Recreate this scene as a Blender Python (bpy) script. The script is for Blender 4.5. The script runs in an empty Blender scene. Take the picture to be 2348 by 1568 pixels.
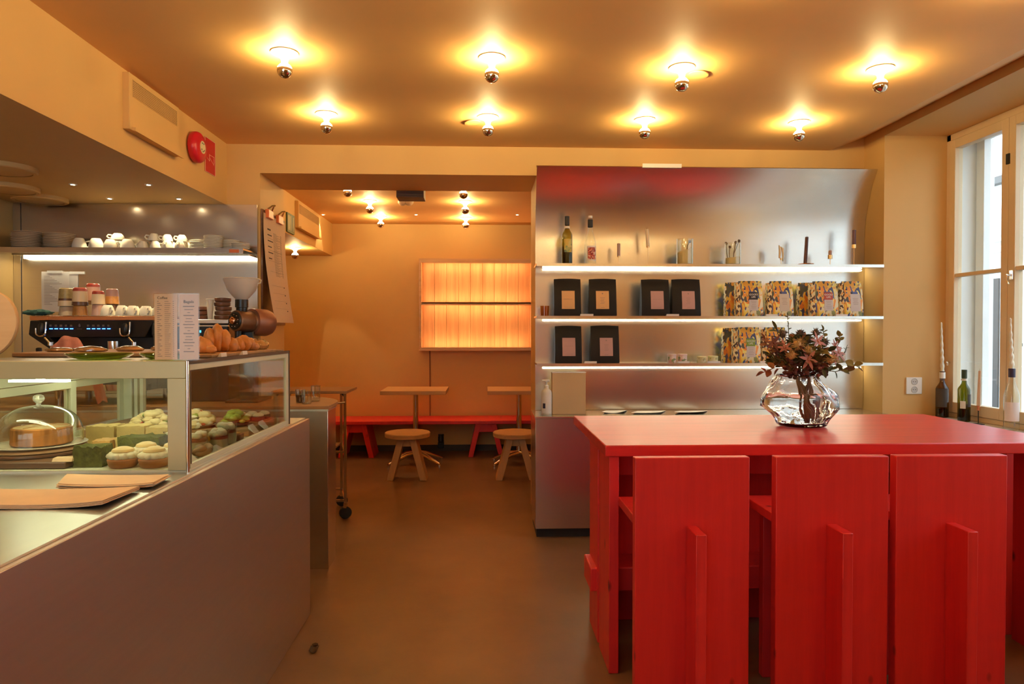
import bpy, bmesh, math, random
from mathutils import Vector, Matrix, noise

# ------------------------------------------------------------------ scene, camera, light level
sc = bpy.context.scene
COL = sc.collection
sc.view_settings.view_transform = 'Standard'
sc.view_settings.look = 'None'
sc.view_settings.gamma = 1.0
sc.view_settings.use_curve_mapping = False
sc.view_settings.exposure = .86
cy = sc.cycles
cy.use_denoising = True
cy.max_bounces = 9
cy.diffuse_bounces = 5
cy.glossy_bounces = 4
cy.transmission_bounces = 8
cy.transparent_max_bounces = 24
cy.sample_clamp_indirect = 6.0
cy.caustics_reflective = False
cy.blur_glossy = 0.6

cam = bpy.data.cameras.new('camera')
cam.sensor_width = 36.0
cam.lens = 1565.0 / 2348.0 * 36.0
cam.clip_start = 0.05
camo = bpy.data.objects.new('camera', cam)
COL.objects.link(camo)
camo.location = (0, 0, 1.42)
camo.rotation_euler = (math.radians(90 - 0.88), 0, math.radians(-2.34))
sc.camera = camo

world = bpy.data.worlds.new('overcast_sky')
sc.world = world
world.use_nodes = True
bg = world.node_tree.nodes['Background']
bg.inputs[0].default_value = (0.72, 0.86, 1.0, 1)
bg.inputs[1].default_value = 3.0

BULB = 175.0            # radiance of the lit half of a ceiling bulb
LED = 15.0             # radiance of the shelf strips
SPOTD = 60.0           # radiance of the little recessed spots

# ------------------------------------------------------------------ materials
MATS = {}

def srgb(r, g, b):
    def f(c):
        c /= 255.0
        return c / 12.92 if c <= 0.04045 else ((c + 0.055) / 1.055) ** 2.4
    return (f(r), f(g), f(b))

def _new(name):
    m = bpy.data.materials.new(name)
    m.use_nodes = True
    nt = m.node_tree
    p = nt.nodes['Principled BSDF']
    MATS[name] = m
    return m, nt, p

def _coord(nt, scale=(1, 1, 1)):
    tc = nt.nodes.new('ShaderNodeTexCoord')
    mp = nt.nodes.new('ShaderNodeMapping')
    mp.inputs['Scale'].default_value = scale
    nt.links.new(tc.outputs['Object'], mp.inputs['Vector'])
    return mp.outputs['Vector']

def _noise(nt, vec, scale, detail=4, rough=.55):
    n = nt.nodes.new('ShaderNodeTexNoise')
    n.inputs['Scale'].default_value = scale
    n.inputs['Detail'].default_value = detail
    n.inputs['Roughness'].default_value = rough
    nt.links.new(vec, n.inputs['Vector'])
    return n.outputs['Fac']

def _ramp(nt, fac, stops, interp='LINEAR'):
    r = nt.nodes.new('ShaderNodeValToRGB')
    r.color_ramp.interpolation = interp
    el = r.color_ramp.elements
    while len(el) < len(stops):
        el.new(0.5)
    for e, (p, c) in zip(el, stops):
        e.position = p
        e.color = (c[0], c[1], c[2], 1)
    nt.links.new(fac, r.inputs['Fac'])
    return r.outputs['Color']

def _bump(nt, p, fac, strength, dist=.01):
    b = nt.nodes.new('ShaderNodeBump')
    b.inputs['Strength'].default_value = strength
    b.inputs['Distance'].default_value = dist
    nt.links.new(fac, b.inputs['Height'])
    nt.links.new(b.outputs['Normal'], p.inputs['Normal'])

def mat(name, col, rough=.5, metal=0., var=.06, vscale=5., stretch=(1, 1, 1), bump=0., bscale=60., spec=.5, sheen=0., trans=0., ior=1.45, sss=0.):
    m, nt, p = _new(name)
    p.inputs['Roughness'].default_value = rough
    p.inputs['Metallic'].default_value = metal
    p.inputs['Specular IOR Level'].default_value = spec
    p.inputs['IOR'].default_value = ior
    p.inputs['Transmission Weight'].default_value = trans
    if sss:
        p.inputs['Subsurface Weight'].default_value = sss
        p.inputs['Subsurface Radius'].default_value = (.01, .008, .005)
    vec = _coord(nt, stretch)
    if var:
        f = _noise(nt, vec, vscale)
        c = _ramp(nt, f, [(.3, [x * (1 - var) for x in col]), (.7, [min(1, x * (1 + var)) for x in col])])
        nt.links.new(c, p.inputs['Base Color'])
    else:
        p.inputs['Base Color'].default_value = (*col, 1)
    if bump:
        _bump(nt, p, _noise(nt, vec, bscale, 3), bump)
    return m

def wood(name, dark, light, axis=2, scale=4., rough=.45, knots=None, bump=.05, spec=.5):
    m, nt, p = _new(name)
    st = [1, 1, 1]
    for k in range(3):
        st[k] = .06 if k == axis else 1.
    vec = _coord(nt, st)
    f = _noise(nt, vec, scale * 6, 6, .65)
    c = _ramp(nt, f, [(.32, dark), (.5, [(a + b) / 2 for a, b in zip(dark, light)]), (.68, light)])
    if knots:
        kst = [1, 1, 1]
        kst[axis] = .55
        kv = _coord(nt, kst)
        vo = nt.nodes.new('ShaderNodeTexVoronoi')
        vo.inputs['Scale'].default_value = 7.0
        nt.links.new(kv, vo.inputs['Vector'])
        kc = _ramp(nt, vo.outputs['Distance'], [(.055, knots), (.12, (1, 1, 1))])
        mx = nt.nodes.new('ShaderNodeMix')
        mx.data_type = 'RGBA'
        mx.blend_type = 'MULTIPLY'
        mx.inputs['Factor'].default_value = 1
        nt.links.new(c, mx.inputs['A'])
        nt.links.new(kc, mx.inputs['B'])
        c = mx.outputs['Result']
    nt.links.new(c, p.inputs['Base Color'])
    p.inputs['Roughness'].default_value = rough
    p.inputs['Specular IOR Level'].default_value = spec
    if bump:
        _bump(nt, p, f, bump)
    return m

def steel(name, col=(.75, .715, .655), rough=.235, stretch=(.15, 1, 6), var=.02):
    m, nt, p = _new(name)
    p.inputs['Metallic'].default_value = 1.
    p.inputs['Roughness'].default_value = rough
    vec = _coord(nt, stretch)
    f = _noise(nt, vec, 22, 4)
    c = _ramp(nt, f, [(.3, [x * (1 - var) for x in col]), (.7, [min(1, x * (1 + var)) for x in col])])
    nt.links.new(c, p.inputs['Base Color'])
    return m

def emis(name, col, strength):
    m, nt, p = _new(name)
    p.inputs['Base Color'].default_value = (*col, 1)
    p.inputs['Emission Color'].default_value = (*col, 1)
    p.inputs['Emission Strength'].default_value = strength
    return m

def thin_glass(name, tint=(.96, .97, .94), rough=.02, k=1.0):
    m = bpy.data.materials.new(name)
    m.use_nodes = True
    MATS[name] = m
    nt = m.node_tree
    nt.nodes.clear()
    out = nt.nodes.new('ShaderNodeOutputMaterial')
    mix = nt.nodes.new('ShaderNodeMixShader')
    tr = nt.nodes.new('ShaderNodeBsdfTransparent')
    gl = nt.nodes.new('ShaderNodeBsdfGlossy')
    lw = nt.nodes.new('ShaderNodeLayerWeight')
    lw.inputs['Blend'].default_value = .5
    pw = nt.nodes.new('ShaderNodeMath')
    pw.operation = 'POWER'
    pw.inputs[1].default_value = 4.0
    nt.links.new(lw.outputs['Facing'], pw.inputs[0])
    mu = nt.nodes.new('ShaderNodeMath')
    mu.operation = 'MULTIPLY_ADD'
    mu.use_clamp = True
    mu.inputs[1].default_value = .8 * k
    mu.inputs[2].default_value = .035 * k
    nt.links.new(pw.outputs[0], mu.inputs[0])
    tr.inputs['Color'].default_value = (*tint, 1)
    gl.inputs['Roughness'].default_value = rough
    nt.links.new(mu.outputs[0], mix.inputs[0])
    nt.links.new(tr.outputs[0], mix.inputs[1])
    nt.links.new(gl.outputs[0], mix.inputs[2])
    nt.links.new(mix.outputs[0], out.inputs[0])
    return m

def cells(name, palette, scale=20., warp=.5, rough=.5, wscale=12., stretch=(1, 1, 1)):
    """irregular patches of flat printed colour"""
    m, nt, p = _new(name)
    vec = _coord(nt, stretch)
    n = nt.nodes.new('ShaderNodeTexNoise')
    n.inputs['Scale'].default_value = wscale
    nt.links.new(vec, n.inputs['Vector'])
    va = nt.nodes.new('ShaderNodeVectorMath')
    va.operation = 'MULTIPLY_ADD'
    va.inputs[1].default_value = (warp * .12,) * 3
    nt.links.new(n.outputs['Color'], va.inputs[0])
    nt.links.new(vec, va.inputs[2])
    vo = nt.nodes.new('ShaderNodeTexVoronoi')
    vo.inputs['Scale'].default_value = scale
    nt.links.new(va.outputs[0], vo.inputs['Vector'])
    sp = nt.nodes.new('ShaderNodeSeparateColor')
    nt.links.new(vo.outputs['Color'], sp.inputs[0])
    k = len(palette)
    c = _ramp(nt, sp.outputs[0], [(i / k, q) for i, q in enumerate(palette)], 'CONSTANT')
    nt.links.new(c, p.inputs['Base Color'])
    p.inputs['Roughness'].default_value = rough
    return m

# paint and structure
PAINT = mat('peach_wall_paint', (.71, .44, .158), .62, var=.035, vscale=1.4, bump=.12, bscale=9)
CEILM = mat('peach_ceiling_paint', (.86, .50, .185), .6, var=.05, vscale=1.1, bump=.16, bscale=7)
FLOORM = mat('brown_polished_concrete', (.195, .103, .05), .34, var=.22, vscale=1.6, bump=.03, bscale=30)
DARKBASE = mat('dark_brown_skirting', (.035, .022, .016), .5)
FRAMEP = mat('tan_window_paint', (.76, .57, .35), .45, var=.03)
WHITEP = mat('white_outdoor_paint', (.82, .82, .80), .6, var=.02)
FACADE = mat('white_render_facade', (.80, .80, .78), .8, var=.04, vscale=2)
GREYOUT = mat('dark_grey_cornice', (.16, .15, .14), .6)
BROWNOUT = mat('dark_brown_shopfront', (.09, .075, .065), .6)
SILLM = mat('pale_stone_sill', (.66, .63, .58), .4, var=.05)
STEEL = steel('brushed_steel')
STEELV = steel('brushed_steel_upright', stretch=(1, 1, .15))
STEELD = steel('dull_brown_steel', (.62, .49, .385), .40, stretch=(1, .1, 4))
STEELT = steel('counter_top_steel', (.74, .73, .68), .32, stretch=(1, .2, 1))
CHROME = mat('chrome', (.78, .76, .72), .12, 1., var=0)
BRASS = mat('brass', (.75, .52, .26), .25, 1., var=0)
COPPER = mat('copper', (.80, .42, .24), .22, 1., var=.05)
MIRROR = mat('silvered_glass', (.72, .62, .50), .06, 1., var=0)
WHITEEN = mat('white_enamel', (.86, .83, .76), .35, var=0)
BULBM = emis('lit_bulb', (1., .73, .32), BULB)
LEDM = emis('led_strip', (1., .88, .58), LED)
LEDW = emis('amber_led_strip', (1., .60, .28), 22.)
LEDC = emis('display_case_led', (.97, 1., .72), 11.)
SPOTM = emis('spot_lens', (1., .78, .45), SPOTD)
BLUEL = emis('blue_button_light', (.05, .22, 1.), 3.2)
CYANL = emis('cyan_display', (.1, .6, .9), .8)
RED = wood('red_stained_pine', (.70, .026, .028), (.82, .038, .036), 2, 4, .42, knots=(.22, .15, .2), bump=.04)
REDT = wood('red_stained_pine_top', (.60, .022, .026), (.74, .038, .036), 0, 4, .33, bump=.05)
OAK = wood('pale_oiled_oak', (.52, .30, .115), (.64, .40, .17), 2, 4, .5)
OAKX = wood('pale_oiled_oak_top', (.52, .30, .12), (.64, .40, .18), 0, 4, .5)
PLANKS = wood('knotty_pine_boarding', (.50, .24, .09), (.74, .44, .20), 2, 2.2, .55, bump=.05)
DARKW = wood('dark_walnut', (.10, .045, .022), (.19, .09, .045), 0, 4, .4)
BOARDW = wood('brown_wood_board', (.30, .15, .06), (.42, .23, .10), 0, 4, .5)
BLACK = mat('black_plastic', (.012, .012, .013), .32, var=0)
BLACKM = mat('black_matte', (.016, .015, .015), .6, var=.1)
RUBBER = mat('black_rubber', (.012, .012, .012), .7, var=0)
PAPER = mat('white_paper', (.80, .74, .66), .7, var=.02)
PAPERP = mat('pinkish_menu_paper', (.72, .53, .37), .8, var=.02, spec=.2)
KRAFT = mat('kraft_paper', (.80, .55, .31), .75, var=.05, vscale=9)
KRAFTE = mat('kraft_card', (.62, .43, .22), .75, var=.04)
INK = mat('black_ink', (.05, .04, .035), .7, var=0)
INKF = mat('faint_grey_print', (.30, .23, .18), .7, var=0)
WHITEINK = mat('white_print', (.85, .82, .74), .6, var=0)
CERAMIC = mat('cream_ceramic', (.80, .74, .62), .22, var=.02)
CERAMICB = mat('stoneware_plate', (.72, .56, .38), .35, var=.05)
GLASS = thin_glass('clear_glass', (.95, .96, .92), .02, 1.8)
PANE = thin_glass('window_glass', (.93, .96, .96))
CASEG = thin_glass('display_glass', (.95, .96, .90), .03, 1.25)
DOMEG = thin_glass('dome_glass', (.95, .96, .92), .02, 1.9)
OLIVE = thin_glass('olive_bottle_glass', (.50, .44, .13), .03, 1.3)
AMBERB = thin_glass('amber_brown_bottle_glass', (.46, .30, .09), .03, 1.3)
GREENPL = thin_glass('green_plate_glass', (.52, .66, .20), .06, 2.)
ACRYL = thin_glass('acrylic', (.98, .95, .91), .04, .6)
FROST = thin_glass('frosted_plastic', (.60, .56, .50), .5, 5.5)
WINE = mat('dark_wine', (.02, .012, .006), .2, var=0)
VASEG = mat('wavy_clear_glass', (1, 1, 1), .0, var=0, trans=1., ior=1.42)

# ------------------------------------------------------------------ mesh helpers
class MB:
    def __init__(self):
        self.v = []
        self.f = []
    def mark(self):
        return len(self.v)
    def xf(self, k, M):
        for i in range(k, len(self.v)):
            self.v[i] = M @ self.v[i]
        return self
    def add(self, vs, fs):
        k = len(self.v)
        self.v += [Vector(p) for p in vs]
        self.f += [tuple(i + k for i in q) for q in fs]
        return self
    def box(self, x0, x1, y0, y1, z0, z1):
        if x0 > x1: x0, x1 = x1, x0
        if y0 > y1: y0, y1 = y1, y0
        if z0 > z1: z0, z1 = z1, z0
        return self.add([(x0, y0, z0), (x1, y0, z0), (x1, y1, z0), (x0, y1, z0), (x0, y0, z1), (x1, y0, z1), (x1, y1, z1), (x0, y1, z1)],
                        [(0, 3, 2, 1), (4, 5, 6, 7), (0, 1, 5, 4), (1, 2, 6, 5), (2, 3, 7, 6), (3, 0, 4, 7)])
    def hexa(self, a, b):
        """solid between two quads a and b (4 points each, same winding)"""
        return self.add(list(a) + list(b), [(0, 3, 2, 1), (4, 5, 6, 7), (0, 1, 5, 4), (1, 2, 6, 5), (2, 3, 7, 6), (3, 0, 4, 7)])
    def prism(self, poly, axis, lo, hi):
        n = len(poly)
        def pt(p, h):
            return {'X': (h, p[0], p[1]), 'Y': (p[0], h, p[1]), 'Z': (p[0], p[1], h)}[axis]
        vs = [pt(p, lo) for p in poly] + [pt(p, hi) for p in poly]
        fs = [tuple(range(n - 1, -1, -1)), tuple(range(n, 2 * n))]
        fs += [(i, (i + 1) % n, n + (i + 1) % n, n + i) for i in range(n)]
        return self.add(vs, fs)
    def lathe(self, prof, c=(0, 0, 0), n=24, M=None, a0=0., a1=None):
        """prof: (radius, height) pairs; closed where the radius is 0"""
        k = self.mark()
        full = a1 is None
        a1 = 2 * math.pi if full else a1
        m = n if full else n + 1
        vs, fs, rows = [], [], []
        for r, z in prof:
            if r <= 1e-6:
                rows.append([len(vs)])
                vs.append((0, 0, z))
            else:
                rows.append(list(range(len(vs), len(vs) + m)))
                for i in range(m):
                    a = a0 + (a1 - a0) * i / n
                    vs.append((r * math.cos(a), r * math.sin(a), z))
        for A, B in zip(rows[:-1], rows[1:]):
            for i in range(n):
                j = (i + 1) % m
                if len(A) == 1 and len(B) == 1:
                    continue
                if len(A) == 1:
                    fs.append((A[0], B[j], B[i]))
                elif len(B) == 1:
                    fs.append((A[i], A[j], B[0]))
                else:
                    fs.append((A[i], A[j], B[j], B[i]))
        self.add(vs, fs)
        T = Matrix.Translation(Vector(c))
        return self.xf(k, T @ M if M is not None else T)
    def cyl(self, p0, p1, r0, r1=None, n=16):
        r1 = r0 if r1 is None else r1
        p0, p1 = Vector(p0), Vector(p1)
        d = p1 - p0
        q = Vector((0, 0, 1)).rotation_difference(d.normalized()).to_matrix().to_4x4()
        return self.lathe([(0, 0), (r0, 0), (r1, d.length), (0, d.length)], p0, n, q)
    def tube(self, path, r, n=8):
        path = [Vector(p) for p in path]
        vs, fs = [], []
        up = Vector((0, 0, 1))
        for i, p in enumerate(path):
            t = (path[min(i + 1, len(path) - 1)] - path[max(i - 1, 0)])
            t = t.normalized() if t.length > 1e-9 else Vector((0, 0, 1))
            a = up - t * up.dot(t)
            if a.length < 1e-3:
                a = Vector((1, 0, 0)) - t * t.x
            a.normalize()
            b = t.cross(a)
            up = a
            rr = r[i] if isinstance(r, (list, tuple)) else r
            for k in range(n):
                w = 2 * math.pi * k / n
                vs.append(p + (a * math.cos(w) + b * math.sin(w)) * rr)
        m = len(path)
        for i in range(m - 1):
            for k in range(n):
                fs.append((i * n + k, i * n + (k + 1) % n, (i + 1) * n + (k + 1) % n, (i + 1) * n + k))
        fs.append(tuple(range(n - 1, -1, -1)))
        fs.append(tuple(range((m - 1) * n, m * n)))
        return self.add(vs, fs)
    def blob(self, c, rad, amp=.15, seed=0, freq=2., n=16, m=10, flat=None):
        """lumpy rounded body; flat = lowest local height"""
        c = Vector(c)
        vs, fs = [], []
        off = Vector((seed * 7.31, seed * 3.17, seed * 1.93))
        def P(th, ph):
            d = Vector((math.sin(th) * math.cos(ph), math.sin(th) * math.sin(ph), math.cos(th)))
            k = 1 + amp * noise.noise(d * freq + off)
            p = Vector((d.x * rad[0] * k, d.y * rad[1] * k, d.z * rad[2] * k))
            if flat is not None and p.z < flat:
                p.z = flat
            return c + p
        vs.append(P(0, 0))
        for i in range(1, m):
            for k in range(n):
                vs.append(P(math.pi * i / m, 2 * math.pi * k / n))
        vs.append(P(math.pi, 0))
        for k in range(n):
            fs.append((0, 1 + k, 1 + (k + 1) % n))
            fs.append((len(vs) - 1, 1 + (m - 2) * n + (k + 1) % n, 1 + (m - 2) * n + k))
        for i in range(m - 2):
            for k in range(n):
                a = 1 + i * n + k
                b = 1 + i * n + (k + 1) % n
                fs.append((a, a + n, b + n, b))
        return self.add(vs, fs)
    def sheet(self, fn, nu, nv, th):
        """surface fn(u, v) given thickness th along its normal"""
        P = [[Vector(fn(i / nu, j / nv)) for j in range(nv + 1)] for i in range(nu + 1)]
        top, bot = [], []
        for i in range(nu + 1):
            for j in range(nv + 1):
                du = P[min(i + 1, nu)][j] - P[max(i - 1, 0)][j]
                dv = P[i][min(j + 1, nv)] - P[i][max(j - 1, 0)]
                nn = du.cross(dv)
                nn = nn.normalized() if nn.length > 1e-12 else Vector((0, 0, 1))
                top.append(P[i][j] + nn * th / 2)
                bot.append(P[i][j] - nn * th / 2)
        N = len(top)
        w = nv + 1
        fs = []
        for i in range(nu):
            for j in range(nv):
                a, b, c, d = i * w + j, (i + 1) * w + j, (i + 1) * w + j + 1, i * w + j + 1
                fs.append((a, b, c, d))
                fs.append((N + d, N + c, N + b, N + a))
        ring = [i * w for i in range(nu + 1)] + [nu * w + j for j in range(1, nv + 1)] + [i * w + nv for i in range(nu - 1, -1, -1)] + [j for j in range(nv - 1, 0, -1)]
        for q in range(len(ring)):
            a, b = ring[q], ring[(q + 1) % len(ring)]
            fs.append((b, a, N + a, N + b))
        return self.add(top + bot, fs)

ORG = {}

def obj(name, mb, m, parent=None, bevel=0., label=None, org=None, sharp=38, kind=None):
    o_ = ORG[parent] if parent is not None else Vector(org if org is not None else (0, 0, 0))
    me = bpy.data.meshes.new(name)
    me.from_pydata([tuple(p - o_) for p in mb.v], [], mb.f)
    me.validate()
    bm = bmesh.new()
    bm.from_mesh(me)
    bmesh.ops.recalc_face_normals(bm, faces=bm.faces)
    bm.to_mesh(me)
    bm.free()
    for p in me.polygons:
        p.use_smooth = True
    me.set_sharp_from_angle(angle=math.radians(sharp))
    me.materials.append(m)
    o = bpy.data.objects.new(name, me)
    COL.objects.link(o)
    if parent is not None:
        o.parent = parent
    else:
        o.location = o_
    ORG[o] = o_
    if bevel:
        b = o.modifiers.new('bevel', 'BEVEL')
        b.width = bevel
        b.segments = 2
        b.limit_method = 'ANGLE'
        b.angle_limit = math.radians(40)
    if label:
        o['label'] = label
    if kind:
        o['kind'] = kind
    return o

def struct(name, mb, m, bevel=0.):
    return obj(name, mb, m, None, bevel, kind='structure')

def tag(o, label, cat, group=None, kind=None):
    o['label'] = label
    o['category'] = cat
    if group:
        o['group'] = group
    if kind:
        o['kind'] = kind
    return o

def thing(name, label, cat, loc, group=None):
    o = bpy.data.objects.new(name, None)
    COL.objects.link(o)
    o.empty_display_size = .05
    o.location = loc
    ORG[o] = Vector(loc)
    return tag(o, label, cat, group)

def solo(name, mb, m, label, cat, group=None, bevel=0., sharp=38):
    xs = [p.x for p in mb.v]; ys = [p.y for p in mb.v]; zs = [p.z for p in mb.v]
    o = obj(name, mb, m, None, bevel, org=((min(xs) + max(xs)) / 2, (min(ys) + max(ys)) / 2, min(zs)), sharp=sharp)
    return tag(o, label, cat, group)

def dup(root, loc, label, rotz=0.):
    """copy of a thing with its parts and their sub-parts"""
    r = root.copy()
    COL.objects.link(r)
    r.location = loc
    if rotz:
        r.rotation_euler = (0, 0, rotz)
    r['label'] = label
    ORG[r] = Vector(loc)
    for ch in list(root.children):
        c = ch.copy()
        COL.objects.link(c)
        c.parent = r
        for g in list(ch.children):
            d = g.copy()
            COL.objects.link(d)
            d.parent = c
    return r

def text_mb(s, size, origin, right, up, depth=.0006, align='CENTER', spacing=1.0):
    """lettering as mesh: origin at the middle of the line's baseline"""
    cu = bpy.data.curves.new('lettering', 'FONT')
    cu.body = s
    cu.size = size
    cu.align_x = align
    cu.space_line = spacing
    cu.extrude = depth
    cu.resolution_u = 3
    t = bpy.data.objects.new('lettering', cu)
    COL.objects.link(t)
    bpy.context.view_layer.update()
    me = bpy.data.meshes.new_from_object(t.evaluated_get(bpy.context.evaluated_depsgraph_get()))
    r, u = Vector(right).normalized(), Vector(up).normalized()
    n = r.cross(u)
    o = Vector(origin)
    mb = MB()
    mb.add([o + r * p.co.x + u * p.co.y + n * p.co.z for p in me.vertices], [tuple(q.vertices) for q in me.polygons])
    bpy.data.objects.remove(t)
    bpy.data.curves.remove(cu)
    bpy.data.meshes.remove(me)
    return mb

def rot(axis, deg):
    return Matrix.Rotation(math.radians(deg), 4, axis)

ORD = ['lowest', 'second lowest', 'third from the bottom', 'fourth from the bottom', 'fifth from the bottom', 'sixth from the bottom', 'seventh from the bottom',
       'eighth from the bottom', 'ninth from the bottom', 'tenth from the bottom', 'eleventh from the bottom', 'twelfth from the bottom']
rnd = random.Random(7)

# ------------------------------------------------------------------ the room
XR = 2.845          # inner face of the window wall
struct('floor', MB().box(-4.2, 4.0, -3.2, 8.4, -.06, 0), FLOORM)
struct('ceiling', MB().box(-1.853, 2.58, -3.2, 5.03, 2.772, 2.95), CEILM)
struct('ceiling_slope', MB().prism([(2.58, 2.772), (XR, 2.872), (XR, 2.95), (2.58, 2.95)], 'Y', -3.2, 5.03), CEILM)
struct('ceiling_soffit', MB().box(-3.5, -1.853, -3.2, 5.03, 2.332, 2.95), PAINT)
m = MB()
m.box(-3.5, -1.618, 5.02, 5.60, 0, 2.95)
m.box(-1.618, .385, 5.02, 5.60, 2.565, 2.95)
m.box(.385, XR, 5.02, 5.08, 2.64, 2.95)
m.box(.385, 3.6, 5.07, 5.60, 0, 2.95)
struct('wall_back', m, PAINT)
struct('wall_left', MB().box(-3.6, -3.33, -3.2, 5.02, 0, 2.40), PAINT)
YF = -1.3
m = MB()
m.box(-3.6, -2.9, YF - .15, YF, 0, 2.95)
m.box(-.25, 4.0, YF - .15, YF, 0, 2.95)
m.box(-2.9, -.25, YF - .15, YF, 0, .85)
m.box(-2.9, -.25, YF - .15, YF, 2.55, 2.95)
struct('wall_front', m, PAINT)
m = MB()
for x in (-2.9, -2.04, -1.17, -.31):
    m.box(x, x + .06, YF - .12, YF - .03, .85, 2.55)
m.box(-2.9, -.25, YF - .12, YF - .03, .85, .91)
m.box(-2.9, -.25, YF - .12, YF - .03, 2.49, 2.55)
w2 = struct('added_window', m, FRAMEP)  # unseen window added behind the camera, brings daylight onto counter and menus
obj('pane', MB().box(-2.84, -.31, YF - .08, YF - .076, .91, 2.49), PANE, w2)
m = MB()
m.box(XR, 3.645, 4.76, 5.07, 0, 2.95)
m.box(XR, 3.34, 1.3, 4.76, 0, .776)
m.box(XR, 3.645, -3.2, 1.3, 0, 2.95)
m.box(XR, 3.34, 1.3, 4.76, 2.812, 2.95)
m.box(3.34, 3.645, 1.3, 4.76, 2.86, 3.1)
m.box(3.34, 3.645, 1.3, 4.76, 0, .76)
struct('wall_right', m, PAINT)
struct('sill_window', MB().box(XR - .012, 3.36, 1.3, 4.76, .776, .816), SILLM, .004)
struct('baseboard_right', MB().box(XR - .014, XR, 1.3, 4.70, 0, .10), DARKBASE)
m = MB()
m.box(XR - .016, XR, 1.3, 4.72, .485, .515)
m.box(XR - .016, XR, 1.3, 4.72, .10, .135)
struct('trim_1', m, FRAMEP, .004)
# back room
struct('ceiling_back_room', MB().box(-2.7, 2.2, 5.60, 8.3, 2.69, 2.95), CEILM)
struct('ceiling_back_soffit', MB().box(-2.7, -1.79, 5.60, 8.15, 2.312, 2.69), PAINT)
struct('wall_far', MB().box(-2.9, 2.4, 8.15, 8.35, 0, 2.95), PAINT)
struct('wall_far_left', MB().box(-2.9, -2.7, 5.60, 8.15, 0, 2.95), PAINT)
struct('wall_far_right', MB().box(2.2, 2.4, 5.60, 8.15, 0, 2.95), PAINT)
struct('baseboard_far', MB().box(-2.7, 2.2, 8.135, 8.15, 0, .07), DARKBASE)

# ------------------------------------------------------------------ window
def window():
    w = bpy.data.objects.new('window_1', None)
    COL.objects.link(w)
    w.location = (3.30, 4.4, .816)
    w['kind'] = 'structure'
    ORG[w] = Vector(w.location)
    x0, x1 = 3.30, 3.345
    m = MB()                                             # fixed outer frame
    m.box(x0, 3.36, 4.715, 4.76, .816, 2.812)
    m.box(x0, 3.36, 1.3, 4.76, 2.765, 2.812)
    m.box(x0, 3.36, 1.3, 4.76, .816, .85)
    obj('window_frame', m, FRAMEP, w, .004)
    edges = [(4.712, 4.170), (4.166, 3.40), (3.396, 2.64), (2.636, 1.88)]
    for a, b in edges:
        m = MB()
        m.box(x0 - .012, x1, a - .055, a, .853, 2.762)
        m.box(x0 - .012, x1, b, b + .055, .853, 2.762)
        m.box(x0 - .012, x1, b + .055, a - .055, 2.70, 2.762)
        m.box(x0 - .012, x1, b + .055, a - .055, .853, .925)
        m.box(x0 - .004, x1, b + .055, a - .055, 1.80, 1.825)
        s = obj('casement', m, FRAMEP, w, .003)
        g = MB()
        g.box(x0 + .016, x0 + .020, b + .053, a - .053, .92, 1.802)
        g.box(x0 + .016, x0 + .020, b + .053, a - .053, 1.822, 2.705)
        obj('pane', g, PANE, s)
    m = MB()
    m.box(3.281, 3.289, 4.118, 4.142, 1.745, 1.80)
    m.cyl((3.289, 4.13, 1.772), (3.255, 4.13, 1.772), .007, n=10)
    m.tube([(3.256, 4.13, 1.772), (3.252, 4.125, 1.74), (3.25, 4.105, 1.715)], .005)
    obj('handle', m, CHROME, w)
    m = MB()
    m.box(3.280, 3.291, 4.155, 4.181, 2.47, 2.535)
    obj('hinge', m, BLACKM, w)
    m = MB()
    m.tube([(3.288, 4.69, 1.20), (3.25, 4.655, 1.212), (3.22, 4.62, 1.207), (3.205, 4.595, 1.19)], .006, 6)
    obj('stay_hook', m, CHROME, w)
    # white outer casements and the lining between
    m = MB()
    m.box(3.36, 3.643, 4.745, 4.76, .816, 2.86)
    m.box(3.50, 3.55, 4.66, 4.735, .86, 2.80)
    m.box(3.50, 3.55, 1.3, 4.735, 2.77, 2.86)
    m.box(3.50, 3.55, 1.3, 4.66, .80, .88)
    m.box(3.36, 3.52, 1.3, 4.735, .79, .80)
    for b in (4.14, 3.37, 2.61, 1.85):
        m.box(3.50, 3.55, b - .02, b + .04, .88, 2.77)
    obj('outer_casement', m, WHITEP, w, .003)
window()

# outside: neighbouring wall, house across the lane, pavement
struct('ground_exterior', MB().box(3.6, 30, -14, 40, -.2, -.12), GREYOUT)
b = thing('street_house', 'white rendered house with dark cornice seen through the window across the lane', 'building', (9.5, 12, -.12))
m = MB()
m.box(9.0, 10.0, -12, 14.0, -.12, 3.98)
obj('wall', m, FACADE, b)
m = MB()
m.box(8.85, 10.0, -12, 14.1, 3.98, 4.10)
obj('cornice', m, GREYOUT, b, label='dark cornice')
m = MB()
for z, d in ((2.98, .10), (3.10, .06), (2.80, .05)):
    m.box(9.0 - d, 9.0, -12, 14.0, z, z + .06)
obj('moulding', m, WHITEP, b)
for y in (11.85,):
    m = MB().box(8.97, 9.02, y - .28, y + .28, .0, 2.35)
    obj('dark_shopfront', m, BROWNOUT, b)
for y in (10.2,):
    m = MB().box(8.96, 9.02, y - .45, y + .45, .4, 2.2)
    obj('window', m, GREYOUT, b)
t = thing('advertising_board', 'white folding street board standing outside the window', 'sign', (4.9, 6.0, -.12))
m = MB()
m.hexa([(4.86, 5.95, -.12), (4.92, 5.95, -.12), (5.02, 6.25, 1.28), (4.96, 6.25, 1.28)], [(4.86, 6.0, -.12), (4.92, 6.0, -.12), (5.02, 6.28, 1.28), (4.96, 6.28, 1.28)])
obj('board', m, WHITEP, t)
obj('top_rail', MB().box(4.93, 5.05, 6.2, 6.33, 1.28, 1.31), GREYOUT, t)

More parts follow.
